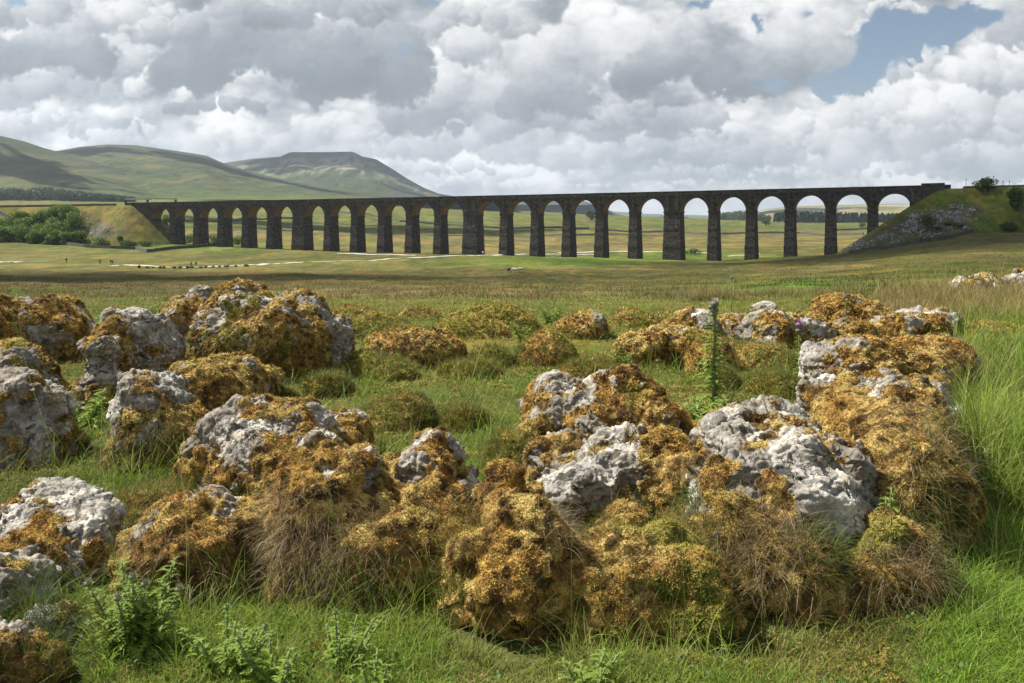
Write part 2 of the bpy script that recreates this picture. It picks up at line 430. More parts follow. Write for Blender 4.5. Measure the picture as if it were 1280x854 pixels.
# polar sheet
NA, NR = 720, 560
az = np.concatenate([np.linspace(-.72, .72, 560), np.linspace(.72, 2 * math.pi - .72, 162)[1:-1]])
NA = len(az)
rr = np.exp(np.linspace(math.log(.25), math.log(12800), NR))
A, R = np.meshgrid(az, rr)
gx = (R * np.sin(A)).ravel(); gy = (R * np.cos(A)).ravel(); gz = ground_z(gx, gy)
idx = np.arange(NR * NA).reshape(NR, NA)
q = np.stack([idx[:-1], np.roll(idx, -1, 1)[:-1], np.roll(idx, -1, 1)[1:], idx[1:]], -1).reshape(-1, 4)
V = np.stack([gx, gy, gz], 1)
V = np.concatenate([V, [[0, 0, 0]]]); tri = np.stack([np.roll(idx, -1, 1)[0], idx[0], np.full(NA, len(V) - 1)], 1)
gc = ground_col(V[:, 0], np.where(V[:, 1] > .3, V[:, 1], .3), V[:, 2])
o = make_mesh('ground', V, [q, tri], M_ground, attrs={'col': gc}); tag(o, kind='structure')

# ------------------------------------------------------------------ fells
def fell(name, x0, x1, pts, D0, D1, D2, y0, colfn, nx=420, nv=150, rough=1.0, conc=1.25, terr=0.0, seed=0., kind=None):
    pts = np.array(pts, float); xs = np.linspace(x0, x1, nx); v = np.linspace(0, 1, nv)
    yr = np.interp(xs, pts[:, 0], pts[:, 1])
    k = np.array([.25, .5, .25]); yr = np.convolve(np.pad(yr, 1, mode='edge'), k, 'valid')
    X, Vv = np.meshgrid(xs, v); YR = np.broadcast_to(yr, X.shape)
    vf = np.clip(Vv / .72, 0, 1); vb = np.clip((Vv - .72) / .28, 0, 1)
    D = D0 + (D1 - D0) * vf + (D2 - D1) * vb
    zr = (HZ - YR) / F * D1; z0 = (HZ - y0) / F * D0
    s = vf ** conc
    if terr:
        s = s + terr * np.sin(s * 2 * math.pi * 3) / (2 * math.pi * 3) * -1
    Z = z0 + (zr - z0) * s
    Z = Z * (1 - vb ** 2) + (z0 - 30) * vb ** 2
    XX = (X - 640) / F * D
    Pn = v3(XX.ravel() / 1000 + seed, D.ravel() / 1000, 0.)
    g = ridged(Pn * np.float32([5, 2.2, 1]), 4).reshape(X.shape) * .5 + fbm(Pn * np.float32([16, 7, 1]), 4).reshape(X.shape) * .35
    env = np.sin(np.clip(vf, 0, 1) * math.pi) ** .8 * (1 - .0 * vb)
    H = np.maximum(zr - z0, 30)
    Z = Z + g * env * H * .075 * rough
    V = np.stack([XX.ravel(), D.ravel(), Z.ravel() + CZ], 1)
    i = np.arange(nx * nv).reshape(nv, nx)
    q = np.stack([i[:-1, :-1], i[:-1, 1:], i[1:, 1:], i[1:, :-1]], -1).reshape(-1, 4)
    c = colfn(X.ravel(), vf.ravel(), (Z.ravel() / D.ravel()), Pn, g.ravel())
    o = make_mesh(name, V, q, M_hill, attrs={'col': c}); tag(o, kind='structure')
    return o
FG = np.array([.044, .066, .020]); FGL = np.array([.070, .098, .026]); FB = np.array([.058, .072, .030]); FBL = np.array([.045, .052, .040]); FT = np.array([.115, .104, .046])
def col_fell(X, v, el, P, g):
    n = fbm(P * np.float32([3, 1.5, 1]), 5); n2 = fbm(P * np.float32([14, 5, 1]) + 3, 4)
    c = np.tile(FG, (len(X), 1)); c = mixc(c, FB, sstep(-.1, .4, n)); c = mixc(c, FT, sstep(.0, .5, n2) * .6)
    c = mixc(c, FGL * 1.1, sstep(.35, .05, v) * .8); c = mixc(c, FBL, sstep(.6, 1.0, v) * .5)
    return c
def col_ingle(X, v, el, P, g):
    n = fbm(P * np.float32([5, 1.5, 1]), 5); n2 = fbm(P * np.float32([22, 5, 1]) + 3, 4)
    c = np.tile(FG * .95, (len(X), 1)); c = mixc(c, FBL, sstep(-.1, .4, n)); 
    scar = sstep(.45, .6, v) * sstep(.93, .8, v)
    c = mixc(c, np.array([.20, .19, .16]), scar * sstep(-.2, .4, n2 + n * .6))
    c = mixc(c, FGL, sstep(.35, .5, v) * sstep(.8, .6, v) * sstep(.0, .4, n) * .8)
    c = mixc(c, FBL * .9, sstep(.84, .95, v) * .9)
    return c
def col_plain(X, v, el, P, g):
    n = fbm(P * np.float32([2, 2, 1]), 4); c = np.tile(FG, (len(X), 1)); c = mixc(c, FT * 1.1, sstep(-.2, .5, n) * .7)
    return mixc(c, np.array([.28, .27, .24]), sstep(.45, .7, fbm(P * np.float32([6, 3, 1]) + 7, 3) + .2) * .6)
def col_moorhill(X, v, el, P, g):
    n = fbm(P * np.float32([2, 2, 1]), 4); c = np.tile(np.array([.06, .065, .05]), (len(X), 1)); return mixc(c, np.array([.20, .19, .17]), sstep(.1, .4, n) * .7)
def col_moor(X, v, el, P, g):
    n = fbm(P * np.float32([3, 3, 1]), 4); c = np.tile(np.array([.19, .18, .08]), (len(X), 1)); c = mixc(c, np.array([.33, .30, .24]), sstep(.35, .75, v) * sstep(-.4, .3, n))
    c = mixc(c, np.array([.14, .14, .07]), sstep(.88, .97, v)); return c
fell('near_fell', -420, 300, [(-420, 120), (-200, 146), (-60, 163), (0, 169.5), (30, 176.5), (55, 185), (72, 189.5), (100, 197), (140, 209), (190, 224), (250, 240), (300, 254)],
     1700, 2500, 3100, 252, col_fell, seed=1., nx=480)
fell('middle_fell', -200, 640, [(-200, 215), (0, 200), (50, 191), (75, 188), (100, 183.5), (135, 180.5), (170, 181.5), (205, 186.5), (240, 191.5), (258, 194.5), (270, 200), (285, 206), (330, 219), (400, 234), (470, 244), (540, 250), (640, 256)],
     1800, 3400, 4200, 250, col_fell, seed=4.3, nx=560)
fell('flat_topped_fell', 180, 760, [(180, 222), (240, 210), (285, 203), (320, 198), (350, 196), (361, 191), (365, 190.3), (440, 189.8), (446, 192), (452, 195.5), (471, 199.5), (480, 205), (490, 211), (510, 224), (530, 235), (548, 242), (570, 246), (620, 252), (760, 262)],
     3600, 5400, 6400, 256, col_ingle, seed=8.1, nx=620, terr=.55, rough=.6, conc=1.15)
fell('far_hill', 540, 860, [(540, 249), (600, 250), (650, 250.5), (700, 250), (724, 251), (733, 252), (745, 257), (760, 262.5), (780, 269), (800, 274), (860, 277)], 3600, 5200, 6200, 271, col_moorhill, nx=240, nv=80, seed=12., rough=.7)
fell('distant_hills', 560, 1100, [(560, 262), (700, 262), (740, 263), (780, 265.2), (800, 267), (830, 268), (860, 268.6), (900, 270), (1100, 272)], 9000, 11500, 12600, 275, col_fell, nx=200, nv=50, seed=15., rough=.5)
fell('moor', 850, 1700, [(850, 281), (900, 274.5), (930, 268), (960, 261.5), (990, 258.2), (1050, 256.5), (1100, 255.2), (1150, 255), (1280, 252), (1700, 240)], 2300, 4000, 5000, 276, col_moor, nx=300, nv=90, seed=20., rough=.4)
# ------------------------------------------------------------------ viaduct line
_ts = np.linspace(-420, 620, 1041)
_h = -0.39218 - 0.00043392 * (_ts - 200)
_cx = np.concatenate([[0], np.cumsum(np.cos((_h[:-1] + _h[1:]) / 2))]); _cy = np.concatenate([[0], np.cumsum(np.sin((_h[:-1] + _h[1:]) / 2))])
_cx += -201.335 - np.interp(0, _ts, _cx); _cy += 470.378 - np.interp(0, _ts, _cy)
def vline(t, n=0.0):
    """n metres behind the face that looks at the camera"""
    h = np.interp(t, _ts, _h); x = np.interp(t, _ts, _cx); y = np.interp(t, _ts, _cy)
    return x - np.sin(h) * n, y + np.cos(h) * n, h
W = 7.6
def top_z(t): return 12.1 + 0.0083 * t
P_, E_ = 15.5, 3.547
def tk(k): return k * P_ + E_ * ((k > 6) + (k > 12) + (k > 18))
TE0, TE1 = -13.0, 396.0
def emb_h(t, n):
    """height of the two railway banks at line coordinates"""
    d0 = np.hypot(n - W / 2, np.maximum(t - TE0, 0)); d1 = np.hypot(n - W / 2, np.maximum(TE1 - t, 0))
    s = 1.22
    h0 = top_z(np.minimum(t, TE0)) - 1.4 - np.maximum(d0 - 5.2, 0) / s
    h1 = top_z(np.maximum(t, TE1)) - 1.5 - np.maximum(d1 - 5.0, 0) / 1.42
    return np.maximum(h0, h1)
_tt = np.arange(-420, 620, 2.0); _lx, _ly, _ = vline(_tt, 0.)
def to_line(x, y):
    x = np.atleast_1d(x).astype(float); y = np.atleast_1d(y).astype(float)
    d = (x[:, None] - _lx[None]) ** 2 + (y[:, None] - _ly[None]) ** 2; i = d.argmin(1)
    X, Y, h = vline(_tt[i]); dx = x - X; dy = y - Y
    return _tt[i] + dx * np.cos(h) + dy * np.sin(h), -dx * np.sin(h) + dy * np.cos(h)
def surf_z(x, y):
    x = np.atleast_1d(x).astype(float); y = np.atleast_1d(y).astype(float)
    g = ground_z(x, y); t, n = to_line(x, y)
    e = np.where((np.abs(n) < 60) & (t > -415) & (t < 600), emb_h(t, n), -99)
    return np.maximum(g, e)
def hit(x, y, D0=18., D1=2600., fn=None):
    D = np.exp(np.linspace(math.log(D0), math.log(D1), 2200)); X = px(x, D)
    z = (fn or ground_z)(X, D); below = z >= pz(y, D)
    i = int(np.argmax(below)) if below.any() else 2199
    return float(X[i]), float(D[i]), float(z[i])

def bank(name, t0, t1, colfn, seed):
    ts = np.arange(t0, t1 + .1, 1.5); ns = np.arange(-46, 50, 1.5); Tt, Nn = np.meshgrid(ts, ns)
    X, Y, _ = vline(Tt.ravel(), Nn.ravel()); H = emb_h(Tt.ravel(), Nn.ravel()); G = ground_z(X, Y)
    nz = fbm(v3(X * .12, Y * .12, seed), 4)
    flatm = sstep(4.5, 9, np.hypot(Nn.ravel() - W / 2, 0))
    H = H + nz * 1.0 * flatm * sstep(-1, 6, H - G)
    V = np.stack([X, Y, np.maximum(H, G - 3)], 1); keep = (H > G - 1.5)
    i = np.arange(len(V)).reshape(Tt.shape)
    q = np.stack([i[:-1, :-1], i[:-1, 1:], i[1:, 1:], i[1:, :-1]], -1).reshape(-1, 4)
    q = q[keep[q].any(1)]
    used = np.unique(q); mp = np.zeros(len(V), int); mp[used] = np.arange(len(used))
    c = colfn(Tt.ravel()[used], Nn.ravel()[used], V[used, 2], V[used])
    o = make_mesh(name, V[used], mp[q], M_ground, attrs={'col': c}); tag(o, kind='structure')
def colL(t, n, z, V):
    a = fbm(v3(V[:, 0] * .12, V[:, 1] * .12, V[:, 2] * .2), 4); b = fbm(v3(V[:, 0] * .5, V[:, 1] * .5, V[:, 2] * .5), 3)
    c = np.tile(np.array([.185, .150, .045]), (len(t), 1)); c = mixc(c, YGRN * .8, sstep(-.2, .3, a) * .75)
    c = mixc(c, np.array([.15, .11, .07]), sstep(.1, .4, b) * .4)
    xp = 640 + F * V[:, 0] / V[:, 1]; yp = HZ - (V[:, 2] - CZ) / V[:, 1] * F
    c = mixc(c, np.array([.165, .145, .135]), np.clip(blob(xp, yp, 122, 289, 22, 9) * 1.6, 0, 1) * sstep(-.6, .0, b))
    c = mixc(c, np.array([.09, .07, .045]), np.clip(blob(xp, yp, 104, 272, 12, 7) * 1.4, 0, 1) * .8)
    return mixc(c, OLIVE, (n > 8) * .6)
def colR(t, n, z, V):
    a = fbm(v3(V[:, 0] * .1, V[:, 1] * .1, V[:, 2] * .2 + 9), 4); b = fbm(v3(V[:, 0] * .5, V[:, 1] * .5, V[:, 2] * .5), 3)
    c = np.tile(np.array([.11, .13, .03]), (len(t), 1)); c = mixc(c, LUSH * .9, sstep(-.1, .5, a) * .5); c = mixc(c, np.array([.17, .13, .06]), sstep(.05, .5, b) * .6)
    xp = 640 + F * V[:, 0] / V[:, 1]; yp = HZ - (V[:, 2] - CZ) / V[:, 1] * F
    line = 319 - (xp - 1040) * .14
    c = mixc(c, np.array([.17, .155, .145]), np.clip(np.exp(-((yp - (line - (xp - 1040) * .13 - 5)) / (4 + np.abs(xp - 1040) * .07)) ** 2) * (xp > 1030) * sstep(1240, 1180, xp), 0, 1) * sstep(-.5, .1, b + .2))
    c = mixc(c, np.array([.17, .11, .08]), np.clip(blob(xp, yp, 1112, 282, 22, 10) * 1.3, 0, 1) * .7)
    return c
bank('railway_embankment', -380, 25, colL, 3.)
bank('railway_embankment', 352, 580, colR, 8.)

# ------------------------------------------------------------------ viaduct
viaduct = empty('railway_viaduct', (px(640, 415), 415, ground_z(np.array([0.]), np.array([415.]))[0]))
tag(viaduct, 'long dark stone railway viaduct of twenty four round arches across the valley', 'viaduct')
def world_child(o, par):
    o.parent = par; o.matrix_parent_inverse = par.matrix_world.inverted(); return o
vb = viaduct.location
R_ = 6.1; OPEN = 12.2
def spring(t): return top_z(t) - 2.75 - R_
def loc_mesh(name, t, Vloc, Q, mat, parent=None, smooth=False):
    """Vloc in (along, across, up) about line point t"""
    X, Y, h = vline(t); cs, sn = math.cos(h), math.sin(h)
    me = bpy.data.meshes.new(name); me.from_pydata(np.asarray(Vloc, float).tolist(), [], [list(map(int, q)) for q in Q]); me.materials.append(mat)
    ob = bpy.data.objects.new(name, me); COL.objects.link(ob)
    if parent is None or parent is viaduct:
        ob.location = (X - vb[0], Y - vb[1], -vb[2]); ob.rotation_euler = (0, 0, h); ob.parent = viaduct
    else: ob.parent = parent
    return ob
def rings(secs, cap=True):
    """stack of rectangles: (z, a0, a1, b0, b1)"""
    V = []; Q = []
    for z, a0, a1, b0, b1 in secs: V += [(a0, b0, z), (a1, b0, z), (a1, b1, z), (a0, b1, z)]
    for i in range(len(secs) - 1):
        for k in range(4): Q.append([i * 4 + k, i * 4 + (k + 1) % 4, i * 4 + 4 + (k + 1) % 4, i * 4 + 4 + k])
    Q.append([3, 2, 1, 0]); m = (len(secs) - 1) * 4; Q.append([m, m + 1, m + 2, m + 3])
    return V, Q
for k in range(1, 25):           # piers stand at the right of arch k
    t0 = tk(k); wd = P_ - OPEN + (E_ if k in (6, 12, 18) else 0)
    if k == 24: break
    tc = t0 + wd / 2; sp = spring(tc); X, Y, h = vline(tc, W / 2)
    gz_ = float(ground_z(np.array([X]), np.array([Y]))[0]) - 1.5
    if k >= 22: gz_ = min(gz_, -16)
    hw = wd / 2; secs = []
    z = sp; a = hw; b = 0.0
    levels = [sp, sp - 7.0, sp - 7.0, sp - 7.6, sp - 7.6, sp - 14.5, sp - 14.5, sp - 15.1, sp - 15.1, -40]
    off = [0, .30, .42, .42, .32, .62, .80, .80, .70, 1.7]
    for zz, of in zip(levels, off):
        if zz < gz_:
            pz_, po = secs[-1][0], lastof; f_ = (pz_ - gz_) / max(pz_ - zz, .01); of = po + (of - po) * min(f_, 1); zz = gz_
        secs.append((zz, -hw - of * .6, hw + of * .6, -of * 1.0, W + of * 1.0)); lastof = of
        if zz <= gz_: break
    secs = secs[::-1]
    V, Q = rings(secs)
    pier = loc_mesh('king_pier' if wd > 4 else 'pier', tc, V, Q, M_stone)
    V, Q = rings([(sp - .45, -hw - .28, hw + .28, -.28, W + .28), (sp + .12, -hw - .36, hw + .36, -.36, W + .36)])
    loc_mesh('impost_band', tc, V, Q, M_stone2, parent=pier)
    # pilaster up the spandrel
    V = []; Q = []
    for c in ((-2.2, 2.2) if wd > 4 else (0,)):
        for side in (0, 1):
            b0, b1 = ((-.32, .0) if side == 0 else (W, W + .32))
            hwid = .95 if wd > 4 else .42
            v, q_ = rings([(sp + .12, c - hwid, c + hwid, b0, b1), (top_z(tc) - 1.15, c - hwid, c + hwid, b0, b1)])
            loc_mesh('pilaster', tc, v, q_, M_stone, parent=pier)
NS = 20
for k in range(1, 25):
    tR = tk(k); tL = tR - OPEN; tc = (tL + tR) / 2
    wl = (P_ - OPEN + (E_ if (k - 1) in (6, 12, 18) else 0)) / 2; wr = (P_ - OPEN + (E_ if k in (6, 12, 18) else 0)) / 2
    if k == 1: wl = 14
    if k == 24: wr = 9
    sp = spring(tc); tz = top_z(tc) - 1.15
    th = np.linspace(math.pi, 0, NS + 1); ax = R_ * np.cos(th); azv = sp + R_ * np.sin(th)
    V = []; Q = []
    def quad(p):
        Q.append(list(range(len(V), len(V) + 4))); V.extend(p)
    lowL = -14 if k == 1 else sp; lowR = -6 if k == 24 else sp
    for b in (0, W):
        for i in range(NS): quad([(ax[i], b, azv[i]), (ax[i + 1], b, azv[i + 1]), (ax[i + 1], b, tz), (ax[i], b, tz)])
        quad([(-R_ - wl, b, lowL), (-R_, b, lowL), (-R_, b, tz), (-R_ - wl, b, tz)])
        quad([(R_, b, lowR), (R_ + wr, b, lowR), (R_ + wr, b, tz), (R_, b, tz)])
    quad([(-R_ - wl, 0, tz), (R_ + wr, 0, tz), (R_ + wr, W, tz), (-R_ - wl, W, tz)])
    if k == 1: quad([(-R_, 0, lowL), (-R_, W, lowL), (-R_, W, sp), (-R_, 0, sp)])
    if k == 24: quad([(R_, 0, lowR), (R_, W, lowR), (R_, W, sp), (R_, 0, sp)])
    arch = loc_mesh('arch', tc, V, Q, M_stone)
    # brick lining of the barrel
    V = []; Q = []; r0, r1 = R_ - .03, R_ + .25
    for b in (.35, W - .35):
        for i in range(NS + 1):
            V.append((r0 * math.cos(th[i]), b, sp + r0 * math.sin(th[i])))
    for i in range(NS): Q.append([i, i + 1, NS + 2 + i, NS + 1 + i])
    loc_mesh('brick_soffit', tc, V, Q, M_brick, parent=arch, smooth=True)
    # voussoir ring
    for b0, b1 in ((-.08, .35), (W - .35, W + .08)):
        V = []; Q = []
        for i in range(NS + 1):
            for r, b in ((R_ - .05, b0), (R_ + .75, b0), (R_ + .75, b1), (R_ - .05, b1)):
                V.append((r * math.cos(th[i]), b, sp + r * math.sin(th[i])))
        o_ = 0
        for i in range(NS):
            for c in range(4): Q.append([o_ + i * 4 + c, o_ + i * 4 + (c + 1) % 4, o_ + i * 4 + 4 + (c + 1) % 4, o_ + i * 4 + 4 + c])
        loc_mesh('voussoir_ring', tc, V, Q, M_stone, parent=arch)
# continuous courses
def sweep(name, t0, t1, prof, mat, step=5.0, zoff=None):
    ts = np.arange(t0, t1 + .01, step); V = []; Q = []; m = len(prof)
    for t in ts:
        for n, z in prof:
            X, Y, h = vline(t, n); V.append((X - vb[0], Y - vb[1], top_z(t) + z + (zoff(t) if zoff else 0) - vb[2]))
    for i in range(len(ts) - 1):
        for c in range(m): Q.append([i * m + c, i * m + (c + 1) % m, (i + 1) * m + (c + 1) % m, (i + 1) * m + c])
    Q.append(list(range(m))[::-1]); Q.append([(len(ts) - 1) * m + c for c in range(m)])
    me = bpy.data.meshes.new(name); me.from_pydata(V, [], Q); me.materials.append(mat)
    ob = bpy.data.objects.new(name, me); COL.objects.link(ob); ob.parent = viaduct; return ob
sweep('string_course', -14, 396, [(-.38, -1.5), (-.38, -1.12), (W + .38, -1.12), (W + .38, -1.5)], M_stone2)
for n0, n1 in ((-.1, .4), (W - .4, W + .1)):
    pr = sweep('parapet', -14, 396, [(n0, -1.12), (n0, -.12), (n1, -.12), (n1, -1.12)], M_stone)
    sweep('coping', -14, 396, [(n0 - .1, -.12), (n0 - .1, .06), (n1 + .1, .06), (n1 + .1, -.12)], M_stone2)
sweep('track_bed', -14, 396, [(.45, -1.1), (.45, -.85), (W - .45, -.85), (W - .45, -1.1)], M_ballast)
sweep('parapet_refuge', 386, 396, [(-.45, -1.1), (-.45, .75), (.45, .75), (.45, -1.1)], M_stone, 4)
for t_ in (-3,):
    V, Q = rings([(-13, -8, 8, -.4, W + .4), (top_z(t_) - 1.5, -8, 8, -.25, W + .25)])
    loc_mesh('abutment', t_ - 4, V, Q, M_stone)
V, Q = rings([(-4, -7, 9, -.4, W + .4), (top_z(388) - 1.5, -7, 9, -.25, W + .25)])
loc_mesh('abutment', 389, V, Q, M_stone)

# ------------------------------------------------------------------ dry stone walls
def wall_line(pts3, h, wid, name, label, group=None, mat=M_drystone, step=2.0, follow=None):
    pts = np.array(pts3, float); d = np.concatenate([[0], np.cumsum(np.hypot(*np.diff(pts[:, :2], axis=0).T))])
    s = np.arange(0, d[-1], step); x = np.interp(s, d, pts[:, 0]); y = np.interp(s, d, pts[:, 1])
    z = (follow or surf_z)(x, y); tx = np.gradient(x); ty = np.gradient(y); L = np.hypot(tx, ty) + 1e-9; nx, ny = -ty / L, tx / L
    hh = h * (1 + .18 * fbm(v3(s * .4, 0, x[0]), 3)); V = []
    for o_, zz in ((-wid / 2, -1.0), (-wid * .36, 0), (-wid * .3, 1), (wid * .3, 1), (wid * .36, 0), (wid / 2, -1.0)):
        zc = z + np.where(zz == 1, hh, 0) + (-.8 if zz == -1.0 else 0)
        if zz == 0: zc = z + hh * .35
        V.append(np.stack([x + nx * o_, y + ny * o_, zc], 1))
    V = np.stack(V, 1); n = len(s); i = np.arange(n * 6).reshape(n, 6)
    q = np.stack([i[:-1, :-1], i[:-1, 1:], i[1:, 1:], i[1:, :-1]], -1).reshape(-1, 4)
    ends = np.array([[i[0, 0], i[0, 1], i[0, 2], i[0, 3]], [i[0, 0], i[0, 3], i[0, 4], i[0, 5]], [i[-1, 3], i[-1, 2], i[-1, 1], i[-1, 0]], [i[-1, 5], i[-1, 4], i[-1, 3], i[-1, 0]]])
    o = make_mesh(name, V.reshape(-1, 3), np.concatenate([q, ends]), mat, smooth=False)
    tag(o, label, 'wall', group); return o
def wl(pp, h, w, label, **kw): return wall_line([hit(*p) for p in pp], h, w, 'dry_stone_wall', label, 'dry stone walls crossing the valley', **kw)
wl([(-25, 297), (0, 298.5), (60, 303.5), (105, 309.5), (140, 311), (170, 312.2), (185, 315.5), (196, 314), (230, 310.5), (272, 307.5)], 1.5, 1.1, 'winding dark stone wall below the bushes and the left bank of the railway')
wl([(1062, 317.5), (1100, 312), (1150, 304.5), (1189, 298.5), (1217, 291.5)], 1.3, 1.0, 'low tumbled stone wall along the foot of the scree bank on the right')
wl([(425, 266.5), (470, 271.5), (500, 277.5), (545, 281), (600, 285), (660, 286.2), (740, 286.8)], 2.2, 1.4, 'long field wall dropping behind the left and middle arches', step=6)
wl([(745, 288.2), (830, 290.5), (900, 293.2), (1000, 292.3), (1080, 293.5)], 1.9, 1.3, 'dark field wall between brown and green pasture seen through the right arches', step=6)
wl([(222, 276.8), (300, 275.5), (350, 273.5), (380, 274.5)], 2.2, 1.4, 'short field wall behind the leftmost arches', step=6)
wl([(1040, 288.6), (1085, 286.5), (1140, 283.2)], 1.8, 1.3, 'field wall climbing gently in front of the conifer plantation', step=6)
wall_line([vline(t, -.9)[:2] + (0,) for t in np.arange(-370, -14, 8)], 1.1, .8, 'trackside_wall', 'low dark wall along the top of the left railway bank', follow=surf_z)
wall_line([vline(t, -.6)[:2] + (0,) for t in np.arange(400, 560, 8)], .8, .6, 'trackside_wall', 'low dark wall along the skyline of the right railway bank', follow=surf_z)
# timber fence joined to the right wall
fx = [hit(x, y) for x, y in ((1219, 291), (1230, 289), (1243, 287.5))]
m = MB()
rootf = empty('rail_fence', (fx[0][0], fx[0][1], fx[0][2])); tag(rootf, 'short timber fence with a tall post where the right wall ends', 'fence')
for a in range(9):
    u = a / 8; x = fx[0][0] * (1 - u) + fx[2][0] * u; y = fx[0][1] * (1 - u) + fx[2][1] * u; z = float(surf_z(x, y)[0]); hgt = 2.6 if a == 1 else 1.3
    b_ = MB(); b_.box((x - fx[0][0], y - fx[0][1], z + hgt / 2 - .2 - fx[0][2]), (.3, .3, hgt + .4)); b_.build('post', M_wood, rootf)
for hh in (.5, .95):
    r_ = MB(); P0 = np.array(fx[0]); P2 = np.array(fx[2]); z0 = surf_z(P0[0], P0[1])[0]; z2 = surf_z(P2[0], P2[1])[0]
    r_.tube([(0, 0, z0 + hh - P0[2]), (P2[0] - P0[0], P2[1] - P0[1], z2 + hh - P0[2])], .09, 6); r_.build('rail', M_wood, rootf)
# lineside poles on the right skyline
for x, t_, hgt, lab in ((1207, 0, 3.2, 'thin short pole on the right skyline, nearest the viaduct end'), (1236, 0, 4.0, 'left of two taller posts standing close together on the right bank'), (1242, 0, 4.1, 'right of two taller posts standing close together on the right bank'), (1254, 0, 2.2, 'stub post on the right bank just beyond the paired posts'), (1262, 0, 2.2, 'last small post on the right skyline above the dark bush')):
    tq = min(np.arange(396, 470, .5), key=lambda q: abs(640 + F * vline(q, 2)[0] / vline(q, 2)[1] - x)); X, Y, _ = vline(tq, 2)
    m = MB(); z = float(surf_z(X, Y)[0]); m.tube([(0, 0, -.5), (0, 0, hgt)], [.12, .09], 6); m.box((0, 0, hgt + .1), (.45, .2, .3))
    o = m.build('lineside_post', M_wood); o.location = (X, Y, z); tag(o, lab, 'post', 'posts along the railway skyline')

# small rail bridge beyond the left bank
bx, by, bz = hit(190, 251.5, fn=lambda X, Y: ground_z(X, Y), D0=600)
m = MB(); br = empty('stone_bridge', (px(190, 760), 760, float(ground_z(np.array([px(190, 760)]), np.array([760.]))[0]))); tag(br, 'low grey stone bridge parapet just beyond the left end of the viaduct', 'bridge')
zt = pz(248, 760) - br.location[2]
m.box((-12, 0, zt - .6), (24, 1.2, 1.5)); m.box((12, 0, zt - .4), (20, 1.2, 1.1)); m.build('parapet', M_path, br)
m = MB(); m.box((-4, 0, (zt - 1.5) / 2 - 2), (1.5, 1.6, zt + 3)); m.box((-23.2, 0, (zt - 1.4) / 2 - 2), (1.6, 1.5, zt + 3)); m.box((21, 0, (zt - 1.4) / 2 - 2), (1.6, 1.5, zt + 3)); m.build('bridge_pier', M_stone, br)

# ------------------------------------------------------------------ track of pale gravel
def strip(name, pts, hw, lift=.22, fn=None, **kw):
    P = np.array([hit(x, y, fn=fn, **kw) for x, y in pts]); d = np.concatenate([[0], np.cumsum(np.hypot(*np.diff(P[:, :2], axis=0).T))])
    s = np.linspace(0, d[-1], max(int(d[-1] / 3), 8)); x = np.interp(s, d, P[:, 0]); y = np.interp(s, d, P[:, 1])
    k = np.ones(9) / 9; xs_ = np.convolve(np.pad(x, 4, mode='edge'), k, 'valid'); ys_ = np.convolve(np.pad(y, 4, mode='edge'), k, 'valid')
    tx = np.gradient(xs_); ty = np.gradient(ys_); L = np.hypot(tx, ty); nx, ny = -ty / L, tx / L; V = []
    w = hw * (1 + .3 * fbm(v3(s * .1, 3., 1.), 2))
    for o_ in (-1, -.33, .33, 1): X = xs_ + nx * o_ * w; Y = ys_ + ny * o_ * w; V.append(np.stack([X, Y, ground_z(X, Y) + lift * (1 if abs(o_) < .5 else .6)], 1))
    V = np.stack(V, 1); n = len(s); i = np.arange(n * 4).reshape(n, 4)
    q = np.stack([i[:-1, :-1], i[:-1, 1:], i[1:, 1:], i[1:, :-1]], -1).reshape(-1, 4)
    o = make_mesh(name, V.reshape(-1, 3), q, M_path); tag(o, kind='structure'); return xs_, ys_
strip('gravel_path', [(138, 332.6), (175, 334.2), (230, 334.6), (300, 332.8), (350, 329.8), (420, 326.8), (480, 324.6), (540, 322.4), (590, 320.2), (640, 318.6), (700, 318.2), (760, 318.4)], 1.7, .3)
strip('gravel_path', [(-40, 327.3), (0, 328), (20, 328.6), (37, 329.2)], 2.4, .3)
strip('gravel_path', [(690, 317.0), (740, 315.0), (790, 314.6), (850, 315.5), (900, 317.6)], 3.0, .35, D0=395)
strip('gravel_path', [(415, 317.4), (450, 317.8), (500, 319.2), (530, 319.6)], 2.5, .35)
strip('beck', [(960, 317), (930, 319), (900, 321)], 1.5, .2)

